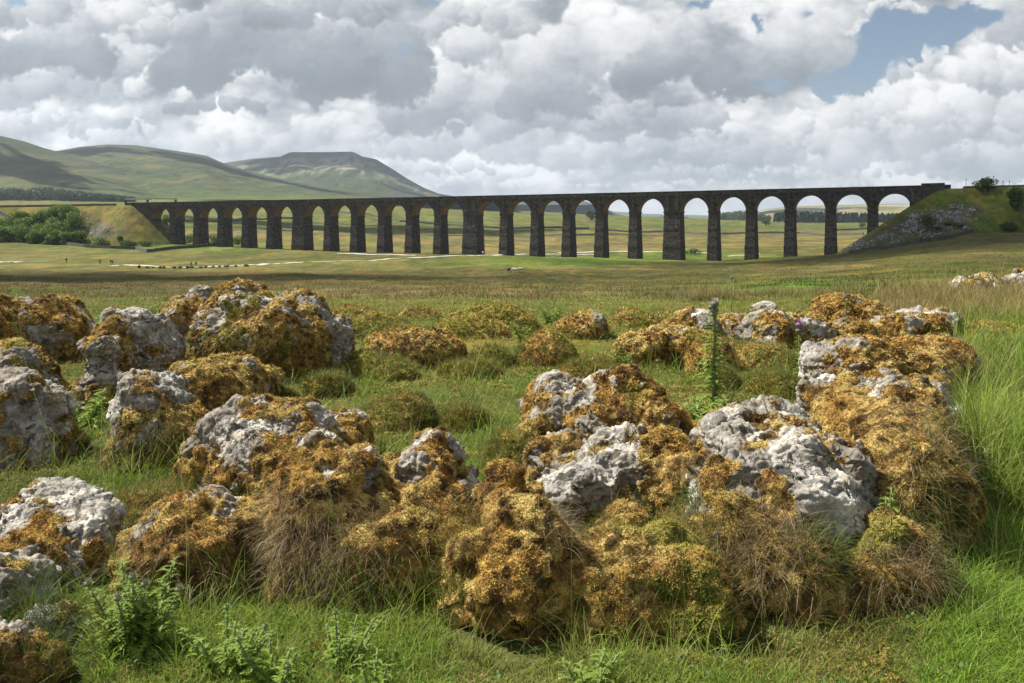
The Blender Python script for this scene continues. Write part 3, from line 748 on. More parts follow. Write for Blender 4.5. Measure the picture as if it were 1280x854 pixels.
# ------------------------------------------------------------------ surface nets
def snets(f, h, o):
    """zero surface of grid f (inside < 0), spacing h, origin o -> verts, quads"""
    s = f < 0
    nx, ny, nz = f.shape
    acc = np.zeros((nx - 1, ny - 1, nz - 1, 3), np.float32); cnt = np.zeros((nx - 1, ny - 1, nz - 1), np.float32)
    sl = lambda d: tuple(slice(d[i], (nx, ny, nz)[i] - 1 + d[i]) for i in range(3))
    for axis in range(3):
        oth = [a for a in range(3) if a != axis]
        for u in (0, 1):
            for v in (0, 1):
                d0 = [0, 0, 0]; d0[oth[0]] = u; d0[oth[1]] = v; d1 = list(d0); d1[axis] = 1
                a = f[sl(d0)]; b = f[sl(d1)]; c = (a < 0) != (b < 0)
                t = np.where(c, a / np.where(c, a - b, 1), 0)
                acc[..., axis] += np.where(c, t, 0); acc[..., oth[0]] += c * u; acc[..., oth[1]] += c * v; cnt += c
    act = cnt > 0; ids = np.full(act.shape, -1, np.int64); ids[act] = np.arange(act.sum())
    pos = np.argwhere(act) + acc[act] / cnt[act][:, None]
    V = pos * h + o; Q = []
    for axis in range(3):
        oth = [a for a in range(3) if a != axis]
        a = [slice(None)] * 3; b = [slice(None)] * 3; a[axis] = slice(0, -1); b[axis] = slice(1, None)
        for e in oth: a[e] = slice(1, -1); b[e] = slice(1, -1)
        ch = s[tuple(a)] != s[tuple(b)]; w = np.argwhere(ch); 
        if not len(w): continue
        ins = s[tuple(a)][ch]
        base = w.copy(); base[:, oth[0]] += 1; base[:, oth[1]] += 1
        def cid(p, q):
            k = base.copy(); k[:, oth[0]] -= p; k[:, oth[1]] -= q; return ids[k[:, 0], k[:, 1], k[:, 2]]
        qd = np.stack([cid(1, 1), cid(0, 1), cid(0, 0), cid(1, 0)], 1)
        flip = ~ins if axis != 1 else ins
        qd[flip] = qd[flip][:, ::-1]; Q.append(qd)
    Q = np.concatenate(Q); return V.astype(np.float32), Q[(Q >= 0).all(1)]
def capsdf(P, a, b, ra, rb):
    a = np.array(a, np.float32); b = np.array(b, np.float32); ab = b - a
    t = np.clip(((P - a) @ ab) / (ab @ ab + 1e-9), 0, 1)
    return np.linalg.norm(P - (a + t[:, None] * ab), axis=1) - (ra + (rb - ra) * t)
def sdf_mesh(name, caps, h, mat, parent=None, k=.02):
    A = np.array([c[0] for c in caps] + [c[1] for c in caps]); r = max(max(c[2], c[3]) for c in caps) + 2 * h
    lo = A.min(0) - r; hi = A.max(0) + r; n = np.ceil((hi - lo) / h).astype(int) + 1
    g = np.stack(np.meshgrid(*[lo[i] + h * np.arange(n[i]) for i in range(3)], indexing='ij'), -1).reshape(-1, 3).astype(np.float32)
    d = None
    for c in caps:
        e = capsdf(g, *c); d = e if d is None else -k * np.logaddexp(-d / k, -e / k)
    V, Q = snets(d.reshape(n), h, lo)
    return make_mesh(name, V, Q, mat, parent)

# ------------------------------------------------------------------ walkers and sheep
def person(x, y, label, jacket, trousers, pose=0, rz=0., D=None):
    X, Y, Z = hit(x, y)
    root = empty('person', (X, Y, Z + .2), rz); tag(root, label, 'person', 'walkers on the gravel path')
    st = .28 if pose == 0 else .06
    legL = [((-.09, 0, .92), (-.1, -st, .48), .085, .06), ((-.1, -st, .48), (-.1, -st * .7 + .0, .09), .058, .045), ((-.1, -st * .7, .05), (-.1, -st * .7 - .16, .04), .045, .035)]
    legR = [((.09, 0, .92), (.1, st * .5, .48), .085, .06), ((.1, st * .5, .48), (.1, st * 1.3, .1), .058, .045), ((.1, st * 1.3, .06), (.1, st * 1.3 - .15, .04), .045, .035)]
    torso = [((0, 0, .95), (0, 0, 1.2), .14, .15), ((-.12, 0, 1.38), (.12, 0, 1.38), .09, .09), ((0, 0, 1.2), (0, 0, 1.4), .15, .12)]
    arms = [((-.19, 0, 1.4), (-.25, st * .5, 1.12), .055, .045), ((-.25, st * .5, 1.12), (-.23, st * .2 - .12, .9), .042, .032), ((.19, 0, 1.4), (.25, -st * .5, 1.12), .055, .045), ((.25, -st * .5, 1.12), (.23, -st - .05, .92), .042, .032)]
    hands = [((-.23, st * .2 - .12, .9), (-.23, st * .2 - .14, .82), .03, .035), ((.23, -st - .05, .92), (.23, -st - .07, .84), .03, .035)]
    head = [((0, 0, 1.45), (0, -.01, 1.56), .055, .055), ((0, -.015, 1.63), (0, -.01, 1.69), .085, .09), ((0, -.1, 1.64), (0, -.11, 1.62), .02, .02)]
    body = sdf_mesh('body', legL + legR + torso + arms + hands + head, .028, M_skin, root)
    gr = lambda L, e: [(a, b, ra + e, rb + e) for a, b, ra, rb in L]
    sdf_mesh('jacket', gr(torso, .022) + gr(arms, .02), .03, flat('jacket_cloth', jacket), root)
    sdf_mesh('trousers', gr(legL[:2] + legR[:2], .018) + [((-.06, 0, .93), (.06, 0, .93), .14, .14)], .03, flat('trouser_cloth', trousers), root)
    sdf_mesh('boots', gr(legL[2:] + legR[2:], .015), .03, flat('boot_leather', (.04, .03, .025)), root)
    sdf_mesh('hair', [((0, .02, 1.7), (0, .03, 1.66), .095, .085)], .025, flat('hair_colour', (.06, .04, .03)), root)
    if pose == 2: sdf_mesh('rucksack', [((0, .2, 1.1), (0, .2, 1.35), .13, .12)], .03, flat('rucksack_cloth', (.05, .06, .12)), root)
    return root
person(83, 329.4, 'lone walker in black crossing the grass left of the path', (.02, .02, .025), (.02, .02, .02), 0, 1.2)
person(125, 331.0, 'walker in dark jacket just before the start of the pale path', (.03, .03, .06), (.03, .03, .04), 0, 1.5)
person(138.5, 331.8, 'walker in black, left of a close pair on the path', (.02, .02, .02), (.03, .03, .03), 2, 1.6)
person(140.6, 331.9, 'walker in plum top, right of a close pair on the path', (.16, .06, .1), (.04, .04, .05), 0, 1.7)
person(239, 334.4, 'walker in dark clothes on the path, left of two below the sixth pier', (.04, .04, .04), (.02, .02, .03), 0, -1.5)
person(245, 334.2, 'walker in navy jacket on the path, right of two below the sixth pier', (.02, .03, .07), (.02, .02, .03), 2, -1.6)
person(603.5, 319.6, 'walker in white shirt standing on the track at the foot of the king pier', (.75, .75, .75), (.05, .05, .07), 1, 0.)
def sheep(x, y, lab, dark, rz):
    X, Y, Z = hit(x, y); root = empty('sheep', (X, Y, Z), rz); tag(root, lab, 'sheep', 'sheep grazing on the plain')
    mt = flat('fleece', (.06, .05, .045)) if dark else M_wool
    sdf_mesh('body', [((-.35, 0, .62), (.3, 0, .64), .25, .24), ((.3, 0, .66), (.56, 0, .5), .13, .09), ((.56, 0, .5), (.68, 0, .4), .085, .055)] + [((a, b, .5), (a + .02, b, .25), .07, .045) for a in (-.38, .28) for b in (-.12, .12)] + [((a + .02, b, .25), (a, b, .0), .04, .03) for a in (-.38, .28) for b in (-.12, .12)], .035, mt, root)
sheep(637, 340.5, 'dark sheep, leftmost of the small flock on the middle plain', 1, .3)
sheep(643, 341, 'pale sheep with head down, second from the left in the small flock', 0, 2.9)
sheep(647, 339.6, 'dark sheep, highest in the small flock', 1, 2.6)
sheep(651, 340.6, 'pale sheep at the right end of the small flock', 0, .1)

# ------------------------------------------------------------------ stones
def ico():
    p = (1 + 5 ** .5) / 2
    V = np.array([(-1, p, 0), (1, p, 0), (-1, -p, 0), (1, -p, 0), (0, -1, p), (0, 1, p), (0, -1, -p), (0, 1, -p), (p, 0, -1), (p, 0, 1), (-p, 0, -1), (-p, 0, 1)], float) / 1.902
    Fc = np.array([(0, 11, 5), (0, 5, 1), (0, 1, 7), (0, 7, 10), (0, 10, 11), (1, 5, 9), (5, 11, 4), (11, 10, 2), (10, 7, 6), (7, 1, 8), (3, 9, 4), (3, 4, 2), (3, 2, 6), (3, 6, 8), (3, 8, 9), (4, 9, 5), (2, 4, 11), (6, 2, 10), (8, 6, 7), (9, 8, 1)])
    return V, Fc
IV, IF = ico()
def stones(C, size, sq=(1, 1, .7)):
    n = len(C); R = rng.normal(size=(n, 12, 1)) * .16 + 1
    V = IV[None] * R * np.asarray(size)[:, None, None] * (np.array(sq) * rng.uniform(.7, 1.3, (n, 3)))[:, None]
    a = rng.uniform(0, 6.28, n); c, s = np.cos(a)[:, None], np.sin(a)[:, None]
    V = np.stack([V[..., 0] * c - V[..., 1] * s, V[..., 0] * s + V[..., 1] * c, V[..., 2]], -1) + C[:, None]
    Fc = (IF[None] + 12 * np.arange(n)[:, None, None]).reshape(-1, 3)
    return V.reshape(-1, 3), Fc
sx = rng.uniform(1035, 1245, 16000); sy = rng.uniform(255, 320, 16000)
line = 319 - (sx - 1040) * .14
den = np.clip(np.exp(-((sy - (line - (sx - 1040) * .13 - 5)) / (4 + (sx - 1040) * .07)) ** 2) * sstep(1235, 1180, sx) + blob(sx, sy, 1155, 276, 30, 9) * .9 + blob(sx, sy, 1185, 268, 30, 8) * .35, 0, 1)
nn = fbm(v3(sx * .06, sy * .12, 3.), 3); den *= sstep(-.30, .25, nn)
k = (rng.uniform(size=16000) < den * .62) & (sy < line - .5); sx, sy = sx[k], sy[k]
C = []
for x, y in zip(sx, sy):
    D = np.linspace(268, 352, 170); X = px(x, D); z = surf_z(X, D); b_ = z >= pz(y, D)
    if b_.any(): i = int(np.argmax(b_)); C.append((X[i], D[i], z[i]))
C = np.array(C); V, Fc = stones(C, rng.lognormal(-1.15, .45, len(C)))
o = make_mesh('scree', V, Fc, M_scree, smooth=False); tag(o, 'loose grey stones spilling down the right railway bank', 'scree', kind='stuff')
sx = rng.uniform(95, 150, 1500); sy = rng.uniform(278, 302, 1500); k = rng.uniform(size=1500) < np.clip(blob(sx, sy, 120, 289, 17, 6), 0, 1) * .5; C = []
for x, y in zip(sx[k], sy[k]):
    D = np.linspace(430, 490, 90); X = px(x, D); z = surf_z(X, D); b_ = z >= pz(y, D)
    if b_.any(): i = int(np.argmax(b_)); C.append((X[i], D[i], z[i]))
C = np.array(C); V, Fc = stones(C, rng.lognormal(-1.3, .4, len(C)))
o = make_mesh('scree', V, Fc, M_scree, smooth=False); tag(o, 'greyish stony patch on the left railway bank', 'scree', kind='stuff')
for i, x in enumerate(np.linspace(172, 312, 17)):
    X, Y, Z = hit(x + rng.uniform(-3, 3), np.interp(x, [172, 230, 312], [335.4, 335.8, 333.4])); V, Fc = stones(np.array([[0, 0, .3]]), [rng.uniform(.4, .75)])
    o = make_mesh('kerb_boulder', V, Fc, M_drystone, smooth=False); o.location = (X, Y, Z); tag(o, 'dark boulder in the row edging the pale path', 'boulder', 'boulders edging the path')

# ------------------------------------------------------------------ trees
def leaf_quads(C, size, nrm=None, aspect=.7):
    n = len(C); a = rng.normal(size=(n, 3)); a /= np.linalg.norm(a, axis=1)[:, None]; b = rng.normal(size=(n, 3)); b -= (b * a).sum(1)[:, None] * a; b /= np.linalg.norm(b, axis=1)[:, None]
    s = np.asarray(size) * np.ones(n); a *= s[:, None] * .5; b *= (s * aspect)[:, None] * .5
    V = np.stack([C - a, C - b, C + a, C + b], 1).reshape(-1, 3); return V, np.arange(4 * n).reshape(n, 4)
def crown_pts(n, lobes):
    L = np.array(lobes); w = (L[:, 3] * L[:, 4] * L[:, 5]) ** .67; j = rng.choice(len(L), n, p=w / w.sum())
    d = rng.normal(size=(n, 3)); d /= np.linalg.norm(d, axis=1)[:, None]; r = rng.uniform(.55, 1.05, n) ** .6
    r *= 1 + .25 * fbm(d * 2.2 + L[j, :3], 2)
    return L[j, :3] + d * L[j, 3:6] * r[:, None], j
def tree(name, x, y, D, w, h, label, cat='tree', group=None, cols=((.055, .095, .022), (.085, .135, .03)), n=2200, leaf=None, z=None, nl=9, trunk=.12, low=.3):
    X = px(x, D); Z = float(surf_z(X, D)[0]) if z is None else z
    root = empty(name, (X, D, Z)); tag(root, label, cat, group)
    lobes = []
    for i in range(nl):
        a = rng.uniform(0, 6.28); r = math.sqrt(rng.uniform(0, 1)) * .62; zz = rng.uniform(low, .75)
        rr_ = rng.uniform(.24, .38) * (1.15 - .5 * abs(zz - .45))
        lobes.append((math.cos(a) * r * w / 2, math.sin(a) * r * w / 2, zz * h, rr_ * w * .62, rr_ * w * .62, rr_ * h * .72))
    lobes.append((0, 0, h * .72, w * .22, w * .22, h * .27))
    Pc, j = crown_pts(n, lobes); Pc = Pc[Pc[:, 2] > .05 * h]; j = j[:len(Pc)]
    V, q = leaf_quads(Pc, (leaf or w * .055) * rng.uniform(.6, 1.3, len(Pc)))
    t_ = np.clip(rng.normal(.5, .25, len(Pc)) + .35 * fbm(Pc / w * 5, 2), 0, 1)[:, None]
    c = np.array(cols[0]) * (1 - t_) + np.array(cols[1]) * t_
    o = make_mesh('crown', V, q, M_leaf, root, smooth=False, attrs={'col': np.repeat(c, 4, 0)})
    m = MB(); m.tube([(0, 0, -.6), (.02 * w, 0, h * .25), (-.01 * w, .01 * w, h * .55), (0, 0, h * .75)], [w * .045, w * .035, w * .022, w * .008], 8)
    for a in range(4):
        th = a * 1.6 + rng.uniform(0, 1); m.tube([(0, 0, h * (.2 + .06 * a)), (math.cos(th) * w * .16, math.sin(th) * w * .16, h * (.42 + .05 * a)), (math.cos(th) * w * .3, math.sin(th) * w * .3, h * (.55 + .06 * a))], [w * .02, w * .013, w * .004], 6)
    m.build('trunk', M_bark, root); return root
lt = [(4, 476, 15, 7.5), (24, 480, 12, 6.5), (34, 472, 15, 7.5), (54, 476, 12, 6.5), (72, 478, 12, 6.5), (84, 474, 15, 8), (12, 464, 16, 9.5), (27, 458, 15, 10.5), (3, 455, 12, 8.5), (48, 462, 13, 9), (58, 455, 14, 9), (44, 452, 11, 7.5),
      (74, 458, 14, 10.5), (90, 460, 14, 12.5), (71, 449, 11, 8), (84, 448, 10, 7), (96, 449, 10.5, 7.5), (62, 446, 8, 5), (-15, 460, 16, 12), (66, 466, 12, 8)]
desc = ['at the far left edge behind the wall', 'small and round in the back row', 'broad and dark in the back row', 'low crown between two taller ones in the back row', 'beside the tallest bush below the left bank', 'tallest of the bushes, touching the left bank',
        'middle row, rounded, above the front left bush', 'middle row, pale, left of the gap', 'front row, at the left edge of the photo', 'middle row, filling the gap', 'front row, wide and leafy', 'front row, small, second from the left',
        'middle row, dense crown', 'right end of the middle row under the tallest bush', 'front row, centre', 'front row, low round bush near the wall', 'front row, right end above the bend of the wall', 'lowest bush against the wall', 'largely cut off by the left edge of the photo', 'small crown in the dark middle of the thicket']
for (x, D, w, h), d in zip(lt, desc):
    tree('hawthorn_bush', x, 0, D, w * .98, h, 'green leafy bush %s' % d, 'bush', 'bushes below the left railway bank', n=3200, leaf=.8, nl=14, low=.12, cols=((.075, .14, .02), (.17, .26, .045)))
for x, D, w, h, lab in ((124, 446, 10, 4.2, 'low dark shrub at the foot of the left stony bank'), (158, 447, 10, 3.4, 'low bright shrub at the foot of the left bank'), (183, 447, 11, 3.4, 'wide bright shrub nearest the left end of the viaduct'), (150, 450, 3, 2.6, 'tiny round shrub above the low bright one'),
                     (238, 485, 12, 4.5, 'bush seen through the second arch'), (268, 480, 12, 6.5, 'bush seen through the third arch'), (298, 476, 12, 5.5, 'bush seen through the fourth arch'), (207, 480, 8, 5, 'dark shrub seen through the first arch')):
    tree('shrub', x, 0, D, w, h, lab, 'shrub', cols=((.07, .12, .02), (.13, .20, .035)), n=1300, leaf=.6, nl=8, low=.1)
tree('hawthorn_bush', 1232, 0, 312, 9.2, 4.8, 'round green bush just under the skyline of the right railway bank', 'bush', n=2400, leaf=.5, cols=((.045, .085, .02), (.085, .14, .03)))
tree('hawthorn_bush', 1273, 0, 298, 8.5, 8.5, 'large dark bush at the right edge of the photo on the railway bank', 'bush', n=2600, leaf=.5, cols=((.035, .07, .018), (.07, .12, .028)))
tree('hawthorn_bush', 1262, 0, 290, 8, 4.2, 'low bush below the large dark one on the right edge', 'bush', n=1500, leaf=.5, cols=((.05, .09, .02), (.08, .13, .03)))
tree('hawthorn_bush', 1159, 0, 303, 6.4, 6.2, 'thin see through bush standing among the scree', 'bush', n=900, leaf=.5, cols=((.06, .09, .03), (.09, .13, .04)))
for i, (x, y, w, h) in enumerate(((1185, 282, 5, 1.), (1200, 285, 6, 1.), (1172, 288, 5, .9))):
    Dx = np.linspace(265, 330, 100); z = surf_z(px(x, Dx), Dx); b_ = z >= pz(y, Dx); Dd = float(Dx[int(np.argmax(b_))])
    tree('nettle_patch', x, 0, Dd, w, h, ('green scrub patch at the centre of the scree', 'green scrub patch right of centre in the scree', 'green scrub patch low in the scree near the wall')[i], 'scrub', n=500, leaf=.5, nl=5)
tree('lone_tree', 738, 0, 1330, 18, 15, 'single dark round tree seen under a middle arch far behind', 'tree', n=700, leaf=2.2, cols=((.04, .07, .03), (.06, .1, .035)))
tree('field_tree', 957, 0, 1280, 17, 12, 'round tree in the field left of the conifer plantation', 'tree', n=600, leaf=1.6, cols=((.05, .09, .03), (.08, .12, .04)))
tree('field_tree', 1077, 0, 1150, 13, 9, 'small tree in front of the conifer plantation', 'tree', n=500, leaf=1.3, cols=((.07, .11, .03), (.10, .15, .05)))
tree('river_bush', 935, 0, 470, 6, 2.5, 'low green scrub by the beck behind the right arches', 'bush', n=400, leaf=.6, nl=5)
tree('river_bush', 868, 0, 432, 10, 3.0, 'dark green scrub beside the widest right pier', 'bush', n=500, leaf=.6, nl=6)
def wood(name, label, xs_, D, hs, leaf, cols, per=90, conifer=False, zoff=0.):
    Vs = []; Cs = []
    for x, d, h in zip(xs_, D, hs):
        X = px(x, d); Z = float(ground_z(np.array([X]), np.array([d]))[0]) + zoff
        if conifer:
            u = rng.uniform(0, 1, per) ** .7; a = rng.uniform(0, 6.28, per); r = (1 - u) * h * .20 + .3; P = np.stack([X + np.cos(a) * r, d + np.sin(a) * r, Z + u * h], 1)
        else:
            dd = rng.normal(size=(per, 3)); dd /= np.linalg.norm(dd, axis=1)[:, None]; P = np.array([X, d, Z + h * .52]) + dd * np.array([h * .48, h * .48, h * .5]) * rng.uniform(.7, 1.05, (per, 1))
        Vs.append(P); t_ = np.clip(rng.uniform(0, 1) * .6 + rng.uniform(0, .4, (per, 1)), 0, 1); Cs.append(np.array(cols[0]) * (1 - t_) + np.array(cols[1]) * t_)
    P = np.concatenate(Vs); V, q = leaf_quads(P, leaf * rng.uniform(.7, 1.3, len(P)), aspect=.8)
    o = make_mesh(name, V, q, M_leaf, smooth=False, attrs={'col': np.repeat(np.concatenate(Cs), 4, 0)}); tag(o, label, 'wood', kind='stuff')
n = 420; xs_ = rng.uniform(968, 1165, n); wood('conifer_plantation', 'dense dark conifer plantation behind the right arches', xs_, rng.uniform(1690, 1800, n), np.interp(xs_, [968, 990, 1060, 1165], [17, 22, 20, 17]) * rng.uniform(.85, 1.1, n), 3.0, ((.018, .04, .024), (.035, .065, .033)), 80, True)
n = 380; xs_ = np.concatenate([rng.uniform(-60, 168, n)]); wood('woodland_strip', 'long dark strip of woodland below the left fell', xs_, rng.uniform(1420, 1500, n), np.interp(xs_, [-60, 60, 110, 168], [19, 20, 14, 8]) * rng.uniform(.75, 1.15, n), 2.6, ((.03, .055, .025), (.055, .085, .032)), 90, zoff=0)
n = 120; xs_ = rng.uniform(888, 962, n); wood('hillside_wood', 'pale green woodland on the rise behind the right arches', xs_, rng.uniform(1950, 2200, n), np.interp(xs_, [888, 905, 935, 962], [8, 16, 24, 12]) * rng.uniform(.8, 1.15, n), 3.2, ((.05, .08, .035), (.08, .115, .05)), 70)
# ------------------------------------------------------------------ limestone blocks
def subdiv(V, Q):
    n = len(V); e = np.concatenate([Q[:, [0, 1]], Q[:, [1, 2]], Q[:, [2, 3]], Q[:, [3, 0]]]); e.sort(1)
    key = e[:, 0].astype(np.int64) * n + e[:, 1]; u, inv = np.unique(key, return_inverse=True)
    a = u // n; b = u % n; M = (V[a] + V[b]) / 2; Fp = V[Q].mean(1); m = len(Q); inv = inv.reshape(4, m) + n
    fi = np.arange(m) + n + len(u)
    q = np.concatenate([np.stack([Q[:, k], inv[k], fi, inv[(k - 1) % 4]], 1) for k in range(4)])
    return np.concatenate([V, M, Fp]).astype(np.float32), q
def smooth(V, Q, it=1, f=.5):
    for _ in range(it):
        S = np.zeros_like(V); C = np.zeros(len(V), np.float32)
        for k in range(4):
            a = Q[:, k]; b = Q[:, (k + 1) % 4]
            for c in range(3): S[:, c] += np.bincount(a, V[b, c], len(V)) + np.bincount(b, V[a, c], len(V))
            C += np.bincount(a, minlength=len(V)) + np.bincount(b, minlength=len(V))
        V = V * (1 - f) + S / np.maximum(C, 1)[:, None] * f
    return V.astype(np.float32)
def normals(V, Q):
    n = np.cross(V[Q[:, 2]] - V[Q[:, 0]], V[Q[:, 3]] - V[Q[:, 1]]); N = np.zeros_like(V)
    for k in range(4):
        for c in range(3): N[:, c] += np.bincount(Q[:, k], n[:, c], len(V))
    return N / (np.linalg.norm(N, axis=1)[:, None] + 1e-9)
GOLD = np.array([.53, .37, .125]); GOLD2 = np.array([.39, .24, .065]); RUST = np.array([.24, .12, .038]); DARKB = np.array([.11, .068, .03]); OLV = np.array([.27, .25, .055]); GRN = np.array([.14, .19, .035])
def moss_colour(P, N, tone):
    a = fbm(P * 2.6 + 5, 4); b = fbm(P * 8 + 9, 3); c = np.tile(GOLD2, (len(P), 1))
    c = mixc(c, GOLD, sstep(-.15, .35, a + N[:, 2] * .25)); c = mixc(c, RUST, sstep(.15, .5, b) * .75)
    c = mixc(c, DARKB, sstep(.2, .55, fbm(P * 3.7 + 21, 3)) * .7)
    c = mixc(c, DARKB * .6, sstep(.05, .38, fbm(P * 15 + 61, 3)) * .8); c = c * np.clip(1.05 + .6 * fbm(P * 11 + 91, 2), .3, 2)[:, None]
    g = sstep(-.2, .3, fbm(P * 1.9 + 31, 3) + tone + .22 * (.1 - N[:, 2]))
    return mixc(c, np.where((N[:, 2] > .2)[:, None], OLV, GRN), g * .85)
ROCKS = []      # (vertices, quads, moss weight, normals, depth)
def sprigs(P, N, size, col, leaves=5):
    """little rosettes of pointed leaves"""
    n = len(P); a = rng.normal(size=(n, 3)).astype(np.float32); T1 = np.cross(N, a); T1 /= np.linalg.norm(T1, axis=1)[:, None] + 1e-9; T2 = np.cross(N, T1)
    V = np.empty((n, leaves, 3, 3), np.float32); Cc = np.empty((n, leaves, 3, 3), np.float32)
    for k in range(leaves):
        th = 2 * math.pi * k / leaves + rng.uniform(-.5, .5, n); up = rng.uniform(.25, .85, n)
        d = T1 * np.cos(th)[:, None] + T2 * np.sin(th)[:, None]; s = np.cross(N, d)
        L = size * rng.uniform(.6, 1.25, n)
        V[:, k, 0] = P - s * (L * .24)[:, None] + d * (L * .1)[:, None]; V[:, k, 1] = P + s * (L * .24)[:, None] + d * (L * .1)[:, None]
        V[:, k, 2] = P + (d * .8 + N * up[:, None]) * L[:, None]
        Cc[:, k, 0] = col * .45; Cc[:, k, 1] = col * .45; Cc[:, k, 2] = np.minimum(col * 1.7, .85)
    return V.reshape(-1, 3), np.arange(n * leaves * 3).reshape(-1, 3), Cc.reshape(-1, 3)
def sample(V, Q, w, n):
    p = V[Q]; ar = np.linalg.norm(np.cross(p[:, 2] - p[:, 0], p[:, 3] - p[:, 1]), axis=1) * .5; pr = ar * w
    if pr.sum() <= 0: return None
    j = rng.choice(len(Q), n, p=pr / pr.sum()); u = rng.uniform(size=(n, 1)); v = rng.uniform(size=(n, 1)); p = p[j]
    return j, (p[:, 0] * (1 - u) + p[:, 1] * u) * (1 - v) + (p[:, 3] * (1 - u) + p[:, 2] * u) * v
def rock(name, label, lobes, cat='boulder', group=None, tone=-.45, rough=1.0, dens=1.0, strat=1.0, h=None, cap=0.0, k=.05, inset=.022):
    """lobes: (px column, top row, row where its foot meets the turf, half width px, depth m, moss amount[, blockiness])"""
    L = []
    for l in lobes:
        x, yt, yb, hw, dep, ms = l[:6]; ex = l[6] if len(l) > 6 else 2.6
        Df = CZ * F / (yb - HZ); Dc = Df + dep / 2; cx = px(x, Dc); g = float(ground_z(np.array([cx]), np.array([Dc]))[0])
        zt = pz(yt, Dc); H = max(zt - g, .05)
        if cap: L.append((cx, Dc, g - H * cap, hw / F * Dc * (1 + .22 * cap), dep / 2 * (1 + .3 * cap), H * (1 + cap), ms, 2.0, rng.uniform(-.35, .35)))
        else: cc_ = (-.06 if ms > .85 else .14); L.append((cx, Dc, g + H * cc_, hw / F * Dc + .028, dep / 2 + .02, H * (1 - cc_) + .025, ms, ex, rng.uniform(-.35, .35)))
    Dn = min(l[1] - l[4] for l in L); A = np.array([l[:6] for l in L])
    hh = h or max(.025, Dn * .0064)
    lo = (A[:, :3] - A[:, 3:6] * 1.15).min(0) - 2 * hh - .08 - 2.2 * k; hi = (A[:, :3] + A[:, 3:6] * 1.15).max(0) + 2 * hh + .10 + 2.2 * k
    gmin = float(ground_z(A[:, 0], A[:, 1]).min()); lo[2] = gmin - .16
    n = np.ceil((hi - lo) / hh).astype(int) + 1
    ax_ = [lo[i] + hh * np.arange(n[i]) for i in range(3)]
    G = np.stack(np.meshgrid(*ax_, indexing='ij'), -1).reshape(-1, 3).astype(np.float32)
    def field(P):
        d = None; W_ = []; 
        for cx, cy, cz, rx, ry, rz, ms, ex, rot in L:
            q = P - np.float32([cx, cy, cz]); c, s = math.cos(rot), math.sin(rot); X = (q[:, 0] * c + q[:, 1] * s) / rx; Y = (-q[:, 0] * s + q[:, 1] * c) / ry; Z = q[:, 2] / rz
            r = (np.abs(X) ** ex + np.abs(Y) ** ex + np.abs(Z) ** ex) ** (1 / ex)
            e = (r - 1) * min(rx, ry, rz); W_.append((e, ms))
            d = e if d is None else -k * np.logaddexp(-d / k, -e / k)
        return d, W_
    d, _ = field(G)
    near = np.abs(d) < .2
    nz = np.zeros(len(G), np.float32); Pn = G[near]
    nz[near] = (fbm(Pn * 2.2, 3) * .062 + (ridged(Pn * 1.6 + 40, 2) - .4) * .030) * rough + fbm(Pn * 7.5, 2) * .012 * rough
    d = d + nz + inset + k * .35
    V, Q = snets(d.reshape(n), hh, lo.astype(np.float32))
    V, Q = subdiv(V, Q); V = smooth(V, Q, 2, .5); V, Q = subdiv(V, Q); V = smooth(V, Q, 1, .5)
    N = normals(V, Q)
    _, W_ = field(V); ws = [np.exp(-np.maximum(e, -.3) * 14) for e, _ in W_]; mw = sum(w * ms for w, (_, ms) in zip(ws, W_)) / sum(ws)
    mm = fbm(V * np.float32([2.6, 2.6, 3.2]) + 3, 4) * .50 + fbm(V * 8 + 13, 4) * .34
    low = sstep(.35, .05, V[:, 2] - gmin)
    m = mw + mm * .95 + .14 * (N[:, 2] - .4) + low * .25 - .02
    moss = sstep(.44, .60, m)
    moss = np.where(mw > .95, 1., moss)
    # limestone relief
    bare = 1 - moss; Vz = V[:, 2] + fbm(V * 1.7, 2) * .12
    st = np.abs(((Vz * 7.0 * strat + 40) % 1) - .5) * 2; notch = -sstep(.75, 1., st) * .032 * sstep(-.2, .3, fbm(V * 2.1 + 50, 2) + .1)
    d1, d2 = worley(V * 4.6 + fbm(V * 4, 2)[:, None] * .5); crack = -sstep(.07, .0, d2 - d1) * .016 * sstep(-.1, .3, fbm(V * 2.5 + 70, 2))
    d3, d4 = worley(V * 15 + 7); pit = (d3 - .45) * .007
    det = fbm(V * 9, 4) * .013 + ridged(V * 5, 3) * .008 - sstep(.1, .5, fbm(V * 16 + 200, 2)) * .011
    fine = fbm(V * 38, 3) * .0050
    lq = fbm(V * np.float32([1.9, 1.9, 3.4]) + 150, 3) * 3.6; fr = lq - np.floor(lq); ledge = (np.floor(lq) + sstep(.36, .64, fr)) / 3.6 * .070
    lq2 = fbm(V * np.float32([5.5, 5.5, 8.]) + 170, 2) * 4; fr2 = lq2 - np.floor(lq2); ledge = ledge + (np.floor(lq2) + sstep(.3, .7, fr2)) / 4 * .018
    jt = 0
    for (jx, jy, jz, sc_) in ((.8, .5, .35, .23), (-.45, .8, .3, .31), (.2, -.3, .93, .15)):
        w_ = (V @ np.float32([jx, jy, jz])) / sc_ + fbm(V * 2.2 + jx * 30, 3) * .55; tri_ = np.abs(w_ - np.floor(w_) - .5); jt = jt - sstep(.055, .0, tri_) * .017 * sstep(-.0, .25, fbm(V * 2.7 + jy * 90, 2)) + (np.floor(w_) % 3 - 1) * .007
    rel = (jt + ledge + notch * (1 - np.abs(N[:, 2])) + crack + pit + det + fine) * rough
    w1, _w = worley(V * 13 + fbm(V * 6, 2)[:, None] * .4); w2, _w = worley(V * 29 + 3); lump = fbm(V * 6 + 77, 3) * .026 + (.42 - w1) * .036 + (.42 - w2) * .014 + .010
    V = V + N * (bare * rel + moss * (lump + rel * .25))[:, None]
